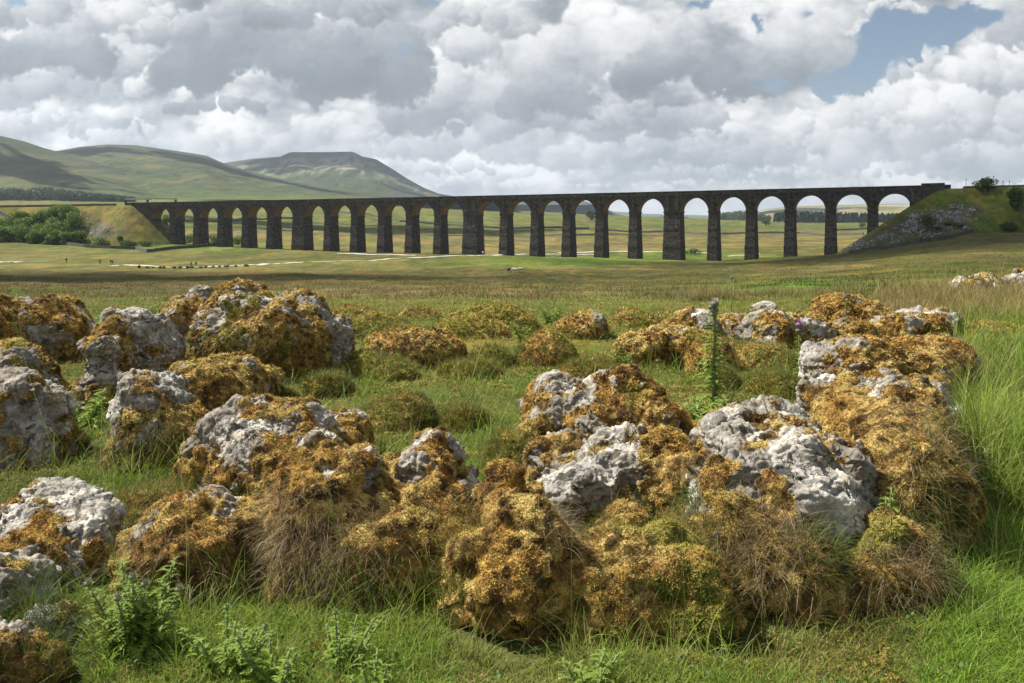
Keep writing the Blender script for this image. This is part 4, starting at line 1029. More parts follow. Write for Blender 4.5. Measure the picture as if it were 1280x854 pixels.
    N = normals(V, Q)
    mc = moss_colour(V, N, tone)
    base = V.mean(0); org = np.array([A[:, 0].mean(), A[:, 1].mean(), gmin])
    Vl = V - org.astype(np.float32)
    o = make_mesh(name, Vl, Q, M_rock, attrs={'moss': moss, 'mcol': mc, 'stain': sstep(.12, .5, m + fbm(V * 10 + 300, 2) * .12)}); o.location = org
    tag(o, label, cat, group)
    # moss leaves
    fm = moss[Q].mean(1) * sstep(-.25, .05, V[Q][:, :, 2].mean(1) - gmin + .2)
    Nf = N[Q].mean(1); fm = fm * np.where(Nf[:, 1] > .5, .45, 1.0) * (V[Q][:, :, 2].mean(1) > gmin - .02)
    p = V[Q]; ar = np.linalg.norm(np.cross(p[:, 2] - p[:, 0], p[:, 3] - p[:, 1]), axis=1) * .5
    size = max(.0088, .0026 * Dn) ; cnt = int(min((ar * fm).sum() / size ** 2 * 1.0 * dens, 60000))
    if cnt > 30:
        j, S = sample(V, Q, fm, cnt); Ns = N[Q[j]].mean(1); Ns = Ns + rng.normal(size=Ns.shape) * .25 + np.array([0, 0, .15]); Ns /= np.linalg.norm(Ns, axis=1)[:, None]
        c = mc[Q[j, 0]] * rng.uniform(.65, 1.35, (cnt, 1)); c = c * np.where(rng.uniform(size=(cnt, 1)) < .12, 1.35, 1)
        sz = size * rng.uniform(.7, 1.5, cnt) * (1 + .5 * fbm(S * 5, 2))
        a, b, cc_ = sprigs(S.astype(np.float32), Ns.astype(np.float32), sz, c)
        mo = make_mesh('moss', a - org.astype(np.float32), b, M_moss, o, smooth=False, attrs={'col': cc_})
        if mw.mean() < .95: mo['label'] = 'golden brown cushions of moss'
    ROCKS.append((V, Q, moss, N, Dn, mw)); return o

B = 'limestone_boulder'
rock(B, 'mossy limestone block at the left edge, furthest back of the left stack', [(40, 370, 460, 68, 1.2, .62), (85, 392, 455, 26, .8, .4), (-30, 372, 470, 50, 1.2, .6)])
rock(B, 'dark brown moss covered block wedged between the two left edge boulders', [(12, 418, 535, 55, .9, .72), (50, 432, 530, 22, .5, .35)])
rock(B, 'grey lichened block with one golden moss pad, lower of the left edge stack', [(30, 468, 590, 52, .85, .38), (-20, 480, 590, 50, .8, .4), (62, 520, 585, 26, .5, .18)])
rock(B, 'tall craggy grey outcrop with moss flowing down its right side', [(185, 390, 505, 40, 1.1, .24), (128, 408, 520, 30, .8, .40), (186, 430, 588, 44, .8, .12), (185, 505, 592, 50, .40, .60), (262, 440, 548, 72, .9, .80), (300, 456, 520, 50, .7, .8), (228, 520, 590, 42, .5, .85)], k=.08)
rock(B, 'biggest outcrop at the back left with a mossy shadowed front', [(300, 356, 478, 62, 1.3, .50), (358, 364, 478, 58, 1.2, .52), (405, 392, 476, 34, 1.0, .52), (240, 362, 455, 42, 1.0, .45), (325, 392, 482, 78, .9, .92, 3.2)], tone=-.25)
rock(B, 'small pale flat stone with an orange moss cap beside the craggy outcrop', [(292, 455, 492, 20, .35, .15), (325, 461, 494, 22, .35, .75), (345, 466, 492, 10, .3, .1)])
rock(B, 'rounded boulder with a bare grey crown and golden moss on its flank', [(345, 497, 642, 92, 1.0, .33, 2.2), (268, 528, 625, 44, .6, .42), (415, 515, 600, 50, .8, .42), (300, 560, 650, 52, .55, .78), (380, 548, 660, 66, .7, .62)])
rock(B, 'long mossy ridge with small white patches in the centre foreground', [(505, 545, 705, 72, .95, .62), (560, 552, 700, 34, .6, .22), (420, 575, 735, 74, .85, .60), (520, 600, 752, 88, .55, .90), (405, 640, 762, 84, .5, .94), (480, 660, 775, 90, .45, .98)], k=.08)
rock(B, 'low hump with a tilted grey face and curly moss, left of the long ridge', [(238, 619, 735, 46, .5, .10), (300, 636, 748, 46, .5, .84), (205, 668, 750, 26, .35, .8), (262, 680, 758, 60, .32, .93)], k=.08)
rock(B, 'big smooth grey boulder at the left edge with a few rusty moss pads', [(56, 608, 742, 70, .85, .21, 2.8), (104, 634, 738, 30, .6, .18), (5, 622, 745, 60, .7, .28), (88, 676, 750, 44, .4, .22)])
rock(B, 'grey rounded stone at the left edge below the big smooth boulder', [(14, 686, 800, 50, .4, .06, 2.5)])
rock(B, 'smooth egg shaped grey stone low at the left', [(62, 734, 826, 44, .28, .02, 2.4)])
rock(B, 'moss cushion covered stone in the bottom left corner', [(-8, 766, 890, 54, .3, .50), (32, 800, 880, 26, .2, .2)])
rock('moss_column', 'upright column of thick golden moss in the bottom centre', [(655, 614, 758, 40, .8, .97), (618, 626, 758, 34, .8, .97), (690, 642, 760, 34, .7, .97), (645, 655, 772, 40, .6, 1.0), (610, 680, 772, 34, .5, 1.), (672, 690, 774, 34, .5, 1.), (640, 712, 784, 40, .4, 1.0), (625, 745, 792, 30, .3, 1.), (665, 748, 792, 28, .3, 1.)], k=.06, tone=-.6, rough=1.7, cat='mossy rock')
rock(B, 'white rock with rust brown moss tufts at the head of the central ridge', [(705, 474, 565, 52, .8, .38), (770, 476, 590, 62, .9, .42), (680, 500, 575, 34, .5, .5), (818, 478, 600, 32, .9, .88), (840, 505, 600, 40, .8, .62)])
rock(B, 'cracked white tongue of rock sloping to the front in the centre', [(715, 585, 680, 64, .6, .06), (760, 556, 668, 60, .7, .20), (710, 535, 630, 56, .6, .38), (800, 530, 650, 64, .8, .66), (690, 618, 690, 46, .35, .2), (850, 560, 690, 50, .8, .9)])
rock(B, 'largest white limestone block on the right with a bare broken face', [(950, 512, 722, 72, 1.15, .50), (905, 560, 735, 55, .8, .24), (1005, 528, 722, 62, 1.0, .08), (1045, 560, 715, 34, .8, .06, 3.2), (1000, 600, 735, 62, .5, .08), (880, 610, 750, 40, .5, .3), (930, 650, 770, 80, .42, .95), (1035, 650, 748, 30, .4, .2), (985, 690, 780, 70, .3, .95)])
rock('mossy_ridge', 'mossy bank running back behind the largest white block', [(1080, 488, 640, 62, 1.3, .74), (1120, 500, 690, 58, 1.4, .82), (1150, 480, 600, 34, .9, .6), (1045, 470, 590, 44, .9, .34), (1145, 560, 700, 34, .8, .95), (1105, 560, 720, 44, .7, .95)], k=.08, cat='mossy rock')
rock('mossy_ridge', 'shaggy clump of rust coloured moss right of the largest white block', [(1120, 640, 765, 44, .4, .97), (1085, 670, 770, 30, .3, .97)], cat='mossy rock', tone=-.3)
rock(B, 'broad brown topped block at the right with a grey left end', [(1035, 425, 515, 32, .8, .12), (1080, 418, 520, 52, 1.0, .74), (1150, 422, 515, 60, 1.1, .72), (1192, 440, 505, 24, .7, .35), (1095, 450, 530, 46, .5, .95)])
rock(B, 'flat stone with a white crest on the right ridge between two mossy humps', [(1140, 466, 560, 46, .6, .22), (1180, 480, 555, 20, .4, .6)])
rock(B, 'string of low white and gold stones along the back right', [(920, 388, 432, 28, .9, .35), (965, 386, 442, 30, .9, .55), (1010, 388, 440, 34, .9, .6), (960, 412, 448, 18, .4, .1)])
rock(B, 'white speckled stone right of the thistle in the back row', [(1120, 390, 432, 30, 1.0, .45), (1160, 386, 432, 32, 1.1, .45), (1060, 396, 432, 30, .8, .7)])
rock(B, 'hump with a bright yellow moss cap standing highest at the back right', [(1045, 366, 406, 26, 1.2, .74), (1082, 370, 406, 24, 1.1, .62)])
rock(B, 'small grey stones half hidden at the foot of the tall thistle', [(922, 496, 532, 30, .35, .18), (880, 498, 530, 14, .25, .12)])
rock(B, 'low knobbly mound of mossy stones in the middle distance right of centre', [(840, 402, 462, 44, 1.0, .60), (800, 416, 462, 36, .9, .78), (872, 412, 465, 30, .8, .8), (885, 430, 470, 30, .6, .9)])
rock(B, 'small pale stone behind the knobbly mound, left of the tall thistle', [(868, 384, 432, 26, .8, .5)])
rock(B, 'little white topped stone behind the central tussock', [(738, 388, 425, 22, .8, .5), (712, 398, 425, 26, .8, .85)])
rock(B, 'brown mossy stone with a thin white top left of the central tussock', [(540, 414, 462, 36, 1.0, .80), (510, 424, 462, 26, .8, .95)])
rock(B, 'small mossy stone in the turf beside the biggest outcrop', [(480, 412, 455, 26, .7, .7)])
rock('outcrop', 'ragged white stones at the right edge among the tall dry grass', [(1210, 345, 364, 22, 1.2, .35), (1238, 341, 363, 18, 1.0, .4)], rough=1.5)
rock('outcrop', 'white stone block cut by the right edge of the photo in the far dry grass', [(1268, 339, 360, 14, 1.2, .2), (1292, 333, 360, 16, 1.4, .2)], rough=1.4)
rock(B, 'flat pale slab alone in the turf behind the tall thistle', [(955, 376, 392, 17, .8, .0)])
rock('moss_hummock', 'grassy mossy bank filling the gap between the long ridge and the moss column', [(580, 628, 770, 56, .7, 1.), (560, 660, 788, 62, .4, 1.)], cat='hummock', tone=-.1, rough=1.7, k=.08)
rock('moss_hummock', 'hay covered bank between the moss column and the largest white block', [(740, 640, 772, 64, .8, 1.), (815, 640, 770, 60, .8, 1.), (860, 672, 782, 66, .4, 1.), (755, 690, 798, 70, .4, 1.), (830, 715, 795, 60, .3, 1.)], cat='hummock', tone=-.05, rough=1.7, k=.08)
rock('moss_hummock', 'low ochre turf swelling behind the low hump at the left', [(205, 600, 655, 60, .7, 1.), (170, 618, 668, 40, .5, 1.)], cat='hummock', tone=.1, rough=.5, cap=.8)
# moss and turf hummocks
for lab, lb, tn in (('big yellow green hummock on the skyline of the turf near the centre', [(620, 377, 424, 58, 1.7, 1.), (575, 392, 424, 40, 1.2, 1.)], .1),
                    ('round tawny tussock in front of the small white topped stone', [(683, 408, 462, 44, .9, 1.)], -.25),
                    ('smooth green hummock left of the long mossy ridge', [(508, 484, 540, 50, .8, 1.), (470, 500, 545, 30, .5, 1.)], .15),
                    ('small brownish hummock beside the smooth green one', [(578, 500, 540, 36, .5, 1.)], -.1),
                    ('low straw coloured hummock behind the biggest outcrop', [(470, 390, 424, 46, 1.4, 1.)], -.2),
                    ('flat ochre hummock on the left behind the brown mossy stone', [(510, 402, 432, 40, 1.2, 1.)], -.1),
                    ('ochre hummock at the right edge above the long grass', [(1235, 400, 436, 46, 1.2, 1.), (1275, 404, 438, 36, 1., 1.)], -.4),
                    ('green gold hummock left of the knobbly mound', [(790, 384, 412, 40, 1.2, 1.), (840, 386, 412, 36, 1.2, 1.)], -.05),
                    ('tiny tawny hummock in the turf behind the tall thistle', [(990, 430, 475, 26, .6, 1.)], -.3),
                    ('second tiny tawny hummock left of the tall thistle', [(905, 452, 490, 24, .5, 1.)], -.2),
                    ('hummock of dry grass behind the white tongue of rock', [(640, 520, 610, 44, .7, 1.)], .15),
                    ('long low ochre swelling at the far left of the open turf behind the biggest outcrop', [(440, 380, 404, 44, 1.4, 1.), (530, 383, 402, 40, 1.2, 1.)], -.1),
                    ('brownish swelling between the brown mossy stone and the smooth green hummock', [(455, 436, 474, 40, .8, 1.), (490, 446, 478, 34, .7, 1.)], -.1),
                    ('faint ochre rise in the middle of the green turf', [(585, 446, 476, 44, .8, 1.)], .0),
                    ('low mossy rise just left of the round tawny tussock', [(618, 430, 462, 32, .8, 1.)], .1),
                    ('brown knoll at the right of the open turf beneath the string of low stones', [(950, 424, 462, 46, 1.0, 1.), (905, 418, 452, 30, .8, 1.)], -.2),
                    ('olive rise between the tall thistle and the brown topped block', [(970, 462, 500, 44, .8, 1.)], .1),
                    ('ochre rise above the white rock with rust brown tufts', [(740, 446, 474, 50, .8, 1.)], .0),
                    ('low ochre rise behind the rounded boulder with the bare crown', [(410, 462, 498, 36, .7, 1.)], .0),
                    ('ochre turf bump beside the flat stones near the craggy outcrop', [(355, 480, 512, 26, .5, 1.)], .0)):
    rock('moss_hummock', lab, lb, cat='hummock', tone=tn + .28, rough=.55, dens=.9, cap=.7)

# ------------------------------------------------------------------ height of what stands on the turf (5 cm raster)
RX0, RY0, RS = -14., 1.5, .04; RNX, RNY = 800, 700
HM = np.full((RNX, RNY), -9., np.float32)
for V, Q, m_, N, Dn, mw in ROCKS:
    ix = ((V[:, 0] - RX0) / RS).astype(int); iy = ((V[:, 1] - RY0) / RS).astype(int); k = (ix >= 0) & (ix < RNX) & (iy >= 0) & (iy < RNY)
    np.maximum.at(HM, (ix[k], iy[k]), V[k, 2])
_t = HM.copy()
for dx_ in (-1, 0, 1):
    for dy_ in (-1, 0, 1): _t = np.maximum(_t, np.roll(np.roll(HM, dx_, 0), dy_, 1))
HM = _t
def occ(x, y):
    ix = np.clip(((x - RX0) / RS).astype(int), 0, RNX - 1); iy = np.clip(((y - RY0) / RS).astype(int), 0, RNY - 1)
    h = HM[ix, iy]; inside = (x > RX0) & (x < RX0 + RS * RNX) & (y > RY0) & (y < RY0 + RS * RNY)
    return np.where(inside, h, -9.)
OCC = (HM > -5).astype(np.float32)
_b = OCC.copy()
for _ in range(6):
    _b = (_b + np.roll(_b, 1, 0) + np.roll(_b, -1, 0) + np.roll(_b, 1, 1) + np.roll(_b, -1, 1)) / 5
for _ in range(10): _b = (_b + np.roll(_b, 2, 0) + np.roll(_b, -2, 0) + np.roll(_b, 2, 1) + np.roll(_b, -2, 1)) / 5
def nearrock(x, y):
    ix = np.clip(((x - RX0) / RS).astype(int), 0, RNX - 1); iy = np.clip(((y - RY0) / RS).astype(int), 0, RNY - 1); return _b[ix, iy]
# ------------------------------------------------------------------ grass
def blades(P, dirn, L, w, bend, c0, c1, seg=3, grav=None):
    """ribbon blades: root P, first direction dirn, length L, width w, bend = amount it falls over"""
    n = len(P); P = P.astype(np.float32); d = dirn / (np.linalg.norm(dirn, axis=1)[:, None] + 1e-9)
    hz_ = d * [1, 1, 0] + rng.normal(size=(n, 3)) * [.25, .25, 0]; hz_ /= np.linalg.norm(hz_, axis=1)[:, None] + 1e-9
    face = np.stack([-hz_[:, 1], hz_[:, 0], np.zeros(n)], 1)
    tw = rng.uniform(-.9, .9, n)[:, None]; side = face * np.cos(tw) + hz_ * np.sin(tw)
    V = np.empty((n, seg * 2 + 1, 3), np.float32); C = np.empty((n, seg * 2 + 1, 3), np.float32)
    pos_ = P.astype(float).copy(); cur = d.astype(float).copy()
    for s in range(seg + 1):
        f = s / seg
        if s < seg:
            ww = (w * (1 - f ** 1.6) * .5)[:, None]; V[:, 2 * s] = pos_ - side * ww; V[:, 2 * s + 1] = pos_ + side * ww
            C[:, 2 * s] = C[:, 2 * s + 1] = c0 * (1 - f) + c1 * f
        else: V[:, 2 * s] = pos_; C[:, 2 * s] = c1
        pos_ = pos_ + cur * (L / seg)[:, None]
        cur = cur + hz_ * (bend * .55)[:, None] / seg * 2 + np.array([0, 0, -1.]) * (bend * (.35 + f))[:, None] / seg * 2
        cur /= np.linalg.norm(cur, axis=1)[:, None]
    base = (np.arange(n) * (seg * 2 + 1))[:, None]
    Q = np.concatenate([base + np.array([[2 * s, 2 * s + 1, 2 * s + 3, 2 * s + 2]]) for s in range(seg - 1)]) if seg > 1 else np.zeros((0, 4), int)
    Tt = base + np.array([[2 * seg - 2, 2 * seg - 1, 2 * seg]])
    return V.reshape(-1, 3), Q, Tt, C.reshape(-1, 3)
def build_blades(name, parts, label):
    off = 0; VV = []; QQ = []; TT = []; CC = []
    for V, Q, Tt, C in parts: VV.append(V); QQ.append(Q + off); TT.append(Tt + off); CC.append(C); off += len(V)
    o = make_mesh(name, np.concatenate(VV), [np.concatenate(QQ), np.concatenate(TT)], M_grass, smooth=False, attrs={'col': np.clip(np.concatenate(CC), 0, 1)})
    tag(o, label, 'grass', kind='stuff'); return o
def field_pts(n, y0, y1, x0=-60, x1=1340):
    """points on the turf, even in distance rows"""
    D = CZ * F / (rng.uniform(y0, y1, n) - HZ); X = px(rng.uniform(x0, x1, n), D); return X, D
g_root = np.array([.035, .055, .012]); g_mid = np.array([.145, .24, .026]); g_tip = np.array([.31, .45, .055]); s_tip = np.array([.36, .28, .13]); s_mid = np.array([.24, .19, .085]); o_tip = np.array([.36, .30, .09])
def up(n, s): return np.concatenate([rng.normal(size=(n, 2)) * s, np.ones((n, 1))], 1)
def lerp(a, b, t): return a * (1 - t[:, None]) + b * t[:, None]
parts = []
def turf(n, y0, y1, Lm, wd, lean, bend, x0=-60, x1=1340, keep=None, straw=.18, seg=3, long_near=1.0, tipc=None):
    X, Y = field_pts(n, y0, y1, x0, x1); h = occ(X, Y); k = h < ground_z(X, Y) + .012; X, Y = X[k], Y[k]
    xp = 640 + F * X / Y; yp = HZ + CZ * F / Y
    if keep is not None: kk = rng.uniform(size=len(X)) < keep(X, Y, xp, yp); X, Y, xp, yp = X[kk], Y[kk], xp[kk], yp[kk]
    Z = ground_z(X, Y); n = len(X); cl = fbm(v3(X * 1.6, Y * 1.6, 2.), 3); cl2 = fbm(v3(X * .45, Y * .45, 12.), 2); nr = nearrock(X, Y)
    mossy = sstep(-.05, .4, fbm(v3(X * .8, Y * .8, 40.), 3) + .38 * sstep(5.5, 10, Y) - .35 * (xp > 1180) + .32 * blob(xp, yp, 700, 820, 480, 60) + .3 * blob(xp, yp, 190, 620, 70, 50))
    L = Lm * (1 + .45 * cl) * rng.uniform(.5, 1.35, n) * (1 + long_near * np.clip(nr * 2.2, 0, 1)) * (1 - .45 * mossy) * (1 - .65 * np.clip(blob(xp, yp, 50, 825, 90, 55), 0, 1))
    t_ = np.clip(.5 + .5 * cl2 + rng.normal(size=n) * .25, 0, 1)
    c1 = lerp(np.tile(g_mid, (n, 1)), g_tip, t_); c1 = lerp(c1, np.tile(o_tip, (n, 1)), mossy * rng.uniform(.0, .7, n)); st = (rng.uniform(size=n) < straw + .2 * mossy).astype(float); c1 = lerp(c1, np.tile(s_tip, (n, 1)), st * rng.uniform(.4, 1, n))
    if tipc is not None: c1 = c1 * .4 + tipc * .6
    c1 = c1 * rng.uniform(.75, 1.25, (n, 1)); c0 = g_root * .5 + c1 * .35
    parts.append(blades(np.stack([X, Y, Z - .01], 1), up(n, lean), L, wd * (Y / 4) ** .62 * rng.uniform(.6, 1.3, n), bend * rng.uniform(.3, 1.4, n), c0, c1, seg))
# dense sward
turf(210000, 560, 900, .06, .0040, .6, .8, long_near=.4, straw=.22)
turf(13000, 560, 900, .12, .0048, .45, .75, keep=lambda X, Y, xp, yp: np.clip(nearrock(X, Y) * 2.4 + .06 + .4 * (xp < 140), 0, 1), straw=.08, seg=5)
turf(120000, 400, 560, .075, .0042, .5, .7, long_near=.6)
turf(9000, 400, 600, .20, .0048, .4, .7, keep=lambda X, Y, xp, yp: np.clip(nearrock(X, Y) * 2.2 + .02, 0, 1), straw=.1, seg=5)
turf(80000, 358, 402, .13, .0044, .4, .6, straw=.45)
turf(26000, 590, 900, .15, .0044, .45, .8, keep=lambda X, Y, xp, yp: sstep(-.05, .3, fbm(v3(X * 2.2, Y * 2.2, 33.), 2)), straw=.12, seg=5)
# long green and straw grass down the right side
turf(26000, 405, 640, .36, .0048, .35, .75, x0=1180, x1=1400, keep=lambda X, Y, xp, yp: sstep(1175, 1225, xp - (yp - 500) * .12) * (1 - .9 * sstep(560, 620, yp)), straw=.25, seg=5)
turf(24000, 352, 412, .42, .0050, .25, .5, x0=1075, x1=1420, keep=lambda X, Y, xp, yp: sstep(1075, 1130, xp) * (.45 + .55 * sstep(-.2, .2, fbm(v3(X * .5, Y * .5, 3.), 2))), straw=.95, seg=4, tipc=np.array([.38, .27, .12]))
turf(9000, 354, 372, .38, .0050, .25, .5, x0=860, x1=1080, straw=.7, seg=4, keep=lambda X, Y, xp, yp: sstep(-.1, .3, fbm(v3(X * .4, Y * .4, 6.), 2)), tipc=np.array([.30, .22, .10]))
turf(12000, 640, 900, .085, .0044, .6, .8, x0=1150, x1=1400, straw=.03, seg=4, tipc=np.array([.29, .48, .05]))
# seeding stalks standing above the sward
turf(1600, 380, 860, .42, .0022, .18, .35, straw=.7, seg=5, keep=lambda X, Y, xp, yp: np.clip(nearrock(X, Y) * 2 + .15 + .5 * (xp > 1180), 0, 1))
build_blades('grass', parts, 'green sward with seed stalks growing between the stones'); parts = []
# mid-distance tussocks and rushes on the moor
n = 150000; D = np.exp(rng.uniform(math.log(19), math.log(190), n)); X = px(rng.uniform(-60, 1340, n), D); cl = fbm(v3(X * .35, D * .25, 3.), 3); cl2 = fbm(v3(X * .06, D * .05, 8.), 3)
k = rng.uniform(size=n) < np.clip(.35 + 1.3 * cl, .05, 1); X, D, cl, cl2 = X[k], D[k], cl[k], cl2[k]; n = len(X); Z = ground_z(X, D)
xp = 640 + F * X / D; yp = HZ - (Z - CZ) / D * F
gz = np.clip(sstep(-.1, .4, cl2) * .6 + blob(xp, yp, 1020, 357, 140, 7) + blob(xp, yp, 1230, 343, 100, 5), 0, 1)
c1 = lerp(np.tile(np.array([.22, .165, .075]), (n, 1)), np.tile(np.array([.11, .155, .03]), (n, 1)), gz) * rng.uniform(.7, 1.3, (n, 1))
parts.append(blades(np.stack([X, D, Z - .02], 1), up(n, .4), (.16 + .10 * np.clip(cl, 0, 1)) * rng.uniform(.6, 1.4, n), .006 * (D / 6) ** .8, .5 * rng.uniform(.3, 1.3, n), c1 * .55, c1, 3))
build_blades('moor_grass', parts, 'tussocky brown and green moor grass on the plain before the viaduct'); parts = []

# dry hair grass and green tufts hanging on the stones
def on_rock(i, n, sel, L, w, outc, c0, c1, droop, seg=5, upb=.0):
    V, Q, m_, N, Dn, mw = ROCKS[i]; Pc = V[Q].mean(1); Nf = N[Q].mean(1); xp = 640 + F * Pc[:, 0] / Pc[:, 1]; yp = HZ - (Pc[:, 2] - CZ) / Pc[:, 1] * F
    wgt = sel(xp, yp, Nf, Pc)
    r = sample(V, Q, wgt, n)
    if r is None: return
    j, S = r; Nn = Nf[j]; n = len(S); clump = fbm(S * 9, 2)[:, None]
    d = Nn * outc + np.array([0, 0, upb]) + rng.normal(size=(n, 3)) * .55
    a = rng.uniform(0, 1, n); c = lerp(np.tile(c0, (n, 1)), np.tile(c1, (n, 1)), a) * rng.uniform(.7, 1.25, (n, 1))
    parts.append(blades(S - Nn * .01, d, L * rng.uniform(.5, 1.3, n) * (1 + .5 * clump[:, 0]), w * rng.uniform(.6, 1.2, n), droop * rng.uniform(.6, 1.4, n), c * .6, c, seg))
HAY0, HAY1 = np.array([.16, .11, .055]), np.array([.40, .31, .18]); GR0, GR1 = np.array([.07, .12, .02]), np.array([.15, .22, .04]); GO0, GO1 = np.array([.22, .17, .04]), np.array([.36, .28, .07])
bl = lambda cx, cy, sx, sy: (lambda xp, yp, N, P: np.clip(blob(xp, yp, cx, cy, sx, sy) - .15, 0, 1) * (N[:, 1] < .35) * (P[:, 2] > .0))
on_rock(7, 1426, bl(370, 665, 60, 60), .17, .0030, .8, HAY0, HAY1, 1.1)
on_rock(7, 700, bl(420, 700, 90, 50), .15, .0030, .8, HAY0, HAY1, 1.0)
on_rock(7, 900, bl(570, 690, 60, 50), .13, .0032, .7, GO0, GO1, .8)
on_rock(7, 600, bl(520, 740, 120, 30), .18, .0036, .6, GR0, GR1, .6, upb=.6)
on_rock(8, 260, bl(270, 740, 30, 30), .15, .0034, .8, HAY0, HAY1, 1.2)
on_rock(8, 300, bl(190, 690, 30, 40), .12, .0034, .8, HAY0, HAY1, 1.0)
on_rock(32, 930, bl(575, 700, 60, 60), .14, .0030, .8, HAY0, HAY1, 1.0)
on_rock(32, 558, bl(575, 700, 80, 60), .15, .0034, .6, GR0, GR1, .7, upb=.6)
on_rock(33, 2356, bl(800, 690, 110, 60), .15, .0030, .8, HAY0, HAY1, 1.0)
on_rock(33, 1116, bl(780, 700, 110, 60), .16, .0034, .6, GR0, GR1, .7, upb=.6)
on_rock(33, 1116, bl(800, 680, 110, 60), .11, .0032, .6, GO0, GO1, .7, upb=.3)
on_rock(13, 420, bl(735, 640, 60, 60), .14, .0032, .8, HAY0, HAY1, 1.0)
on_rock(16, 1612, bl(950, 690, 90, 50), .15, .0032, .8, HAY0, HAY1, 1.0)
on_rock(16, 1500, bl(900, 680, 60, 60), .13, .0034, .7, GO0, GO1, .8)
on_rock(16, 700, bl(860, 660, 50, 60), .17, .0036, .6, GR0, GR1, .6, upb=.7)
on_rock(16, 500, bl(1030, 700, 40, 40), .17, .0036, .6, GR0, GR1, .7, upb=.5)
on_rock(17, 2600, bl(1150, 590, 55, 80), .16, .0040, .8, GO0, HAY1, .9)
on_rock(17, 800, bl(1160, 640, 50, 70), .20, .0040, .7, GR0, GR1, .8, upb=.3)
on_rock(18, 900, bl(1130, 720, 50, 50), .16, .0032, .8, HAY0, HAY1, 1.0)
on_rock(4, 2600, bl(330, 440, 90, 30), .13, .0055, .7, GR0 * .9, GO1, .8)
on_rock(3, 1500, bl(190, 560, 70, 30), .13, .0045, .8, HAY0 * .8, GR1, 1.0)
on_rock(19, 700, bl(1200, 450, 30, 30), .16, .005, .7, GO0, HAY1, .8)
for i, (V, Q, m_, N, Dn, mw) in enumerate(ROCKS):
    if mw.min() > .99:
        yel = i % 2
        on_rock(i, 2600 if Dn < 9 else 1800, lambda xp, yp, N, P: (N[:, 2] > -.1) * 1. * (P[:, 2] > 0), .075, .0030 * (Dn / 4) ** .7, .7, GO0 * (.8 + .3 * yel), GO1 if yel else GR1 * .6 + GO1 * .4, .5, seg=3, upb=.5)
        on_rock(i, 1200, lambda xp, yp, N, P: (P[:, 2] < .18) * (P[:, 2] > -.05) * 1., .11, .0034 * (Dn / 4) ** .7, .6, GR0, GR1, .5, seg=3, upb=.9)
    elif Dn < 12:
        on_rock(i, int(260 + 200 * (Dn < 6)), lambda xp, yp, N, P: (P[:, 2] < .14) * (P[:, 2] > -.05) * (N[:, 1] < .3) * 1., .17, .0034 * (Dn / 4) ** .7, .5, GR0, GR1, .55, seg=4, upb=.9)
build_blades('hanging_grass', parts, 'dry hair grass and green tufts rooted in the moss on the stones'); parts = []

# leafy ground herbs scattered in the turf
n = 9000; X, Y = field_pts(n, 400, 880); k = (occ(X, Y) < ground_z(X, Y) + .01) & (rng.uniform(size=n) < sstep(-.05, .35, fbm(v3(X * 1.3, Y * 1.3, 60.), 2)) * .9 + .05); X, Y = X[k], Y[k]; n = len(X)
P = np.stack([X, Y, ground_z(X, Y) + rng.uniform(.01, .09, n)], 1); V, q = leaf_quads(P, .016 * (Y / 4) ** .7 * rng.uniform(.7, 1.8, n), aspect=.75)
c = lerp(np.tile(np.array([.05, .12, .02]), (n, 1)), np.tile(np.array([.10, .20, .035]), (n, 1)), rng.uniform(size=n))
o = make_mesh('ground_herbs', V, q, M_grass, smooth=False, attrs={'col': np.repeat(c, 4, 0)}); tag(o, 'small round green leaves scattered through the turf', 'herbs', kind='stuff')
# moss growing in the turf
n = 130000; X, Y = field_pts(n, 372, 900); mk = fbm(v3(X * 1.1, Y * 1.1, 80.), 4) + .25 * fbm(v3(X * 5, Y * 5, 81.), 2) + .45 * np.clip(nearrock(X, Y) * 2, 0, 1) + .22 * sstep(6, 9, Y) - .5 * (640 + F * X / Y > 1190)
k = (occ(X, Y) < ground_z(X, Y) + .012) & (rng.uniform(size=n) < sstep(.08, .45, mk)); X, Y = X[k], Y[k]; n = len(X)
P = np.stack([X, Y, ground_z(X, Y) + .004 + .03 * np.clip(fbm(v3(X * 4, Y * 4, 83.), 2), -.1, 1)], 1); Nn = np.tile(np.array([0, 0, 1.]), (n, 1)) + rng.normal(size=(n, 3)) * .35; Nn /= np.linalg.norm(Nn, axis=1)[:, None]
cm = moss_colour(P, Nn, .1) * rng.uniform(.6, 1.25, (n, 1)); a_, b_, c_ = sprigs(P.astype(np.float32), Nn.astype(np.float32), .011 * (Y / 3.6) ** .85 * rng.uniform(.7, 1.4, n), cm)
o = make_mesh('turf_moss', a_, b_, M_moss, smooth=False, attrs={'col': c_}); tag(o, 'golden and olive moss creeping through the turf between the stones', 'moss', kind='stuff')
# tiny white and yellow flowers
def flowers(n, x0, x1, y0, y1, colr, label, size=.006, hz0=.08):
    X, Y = field_pts(n * 6, y0, y1, x0, x1); k = occ(X, Y) < -5; X, Y = X[k][:n], Y[k][:n]; n = len(X)
    P = np.stack([X, Y, ground_z(X, Y) + hz0 + rng.uniform(0, .06, n)], 1); Vs = []; qs = []
    V, q = leaf_quads(np.repeat(P, 3, 0), size, aspect=1.0)
    o = make_mesh('wild_flowers', V, q, M_petal, smooth=False, attrs={'col': np.tile(np.array(colr), (len(V), 1))}); tag(o, label, 'flowers', kind='stuff')
flowers(26, 225, 330, 575, 640, (.85, .85, .8), 'tiny white flowers in the grass below the rounded boulder', .008)
flowers(14, 560, 830, 385, 430, (.75, .55, .03), 'scattered yellow buttercups near the central hummock', .03, .12)

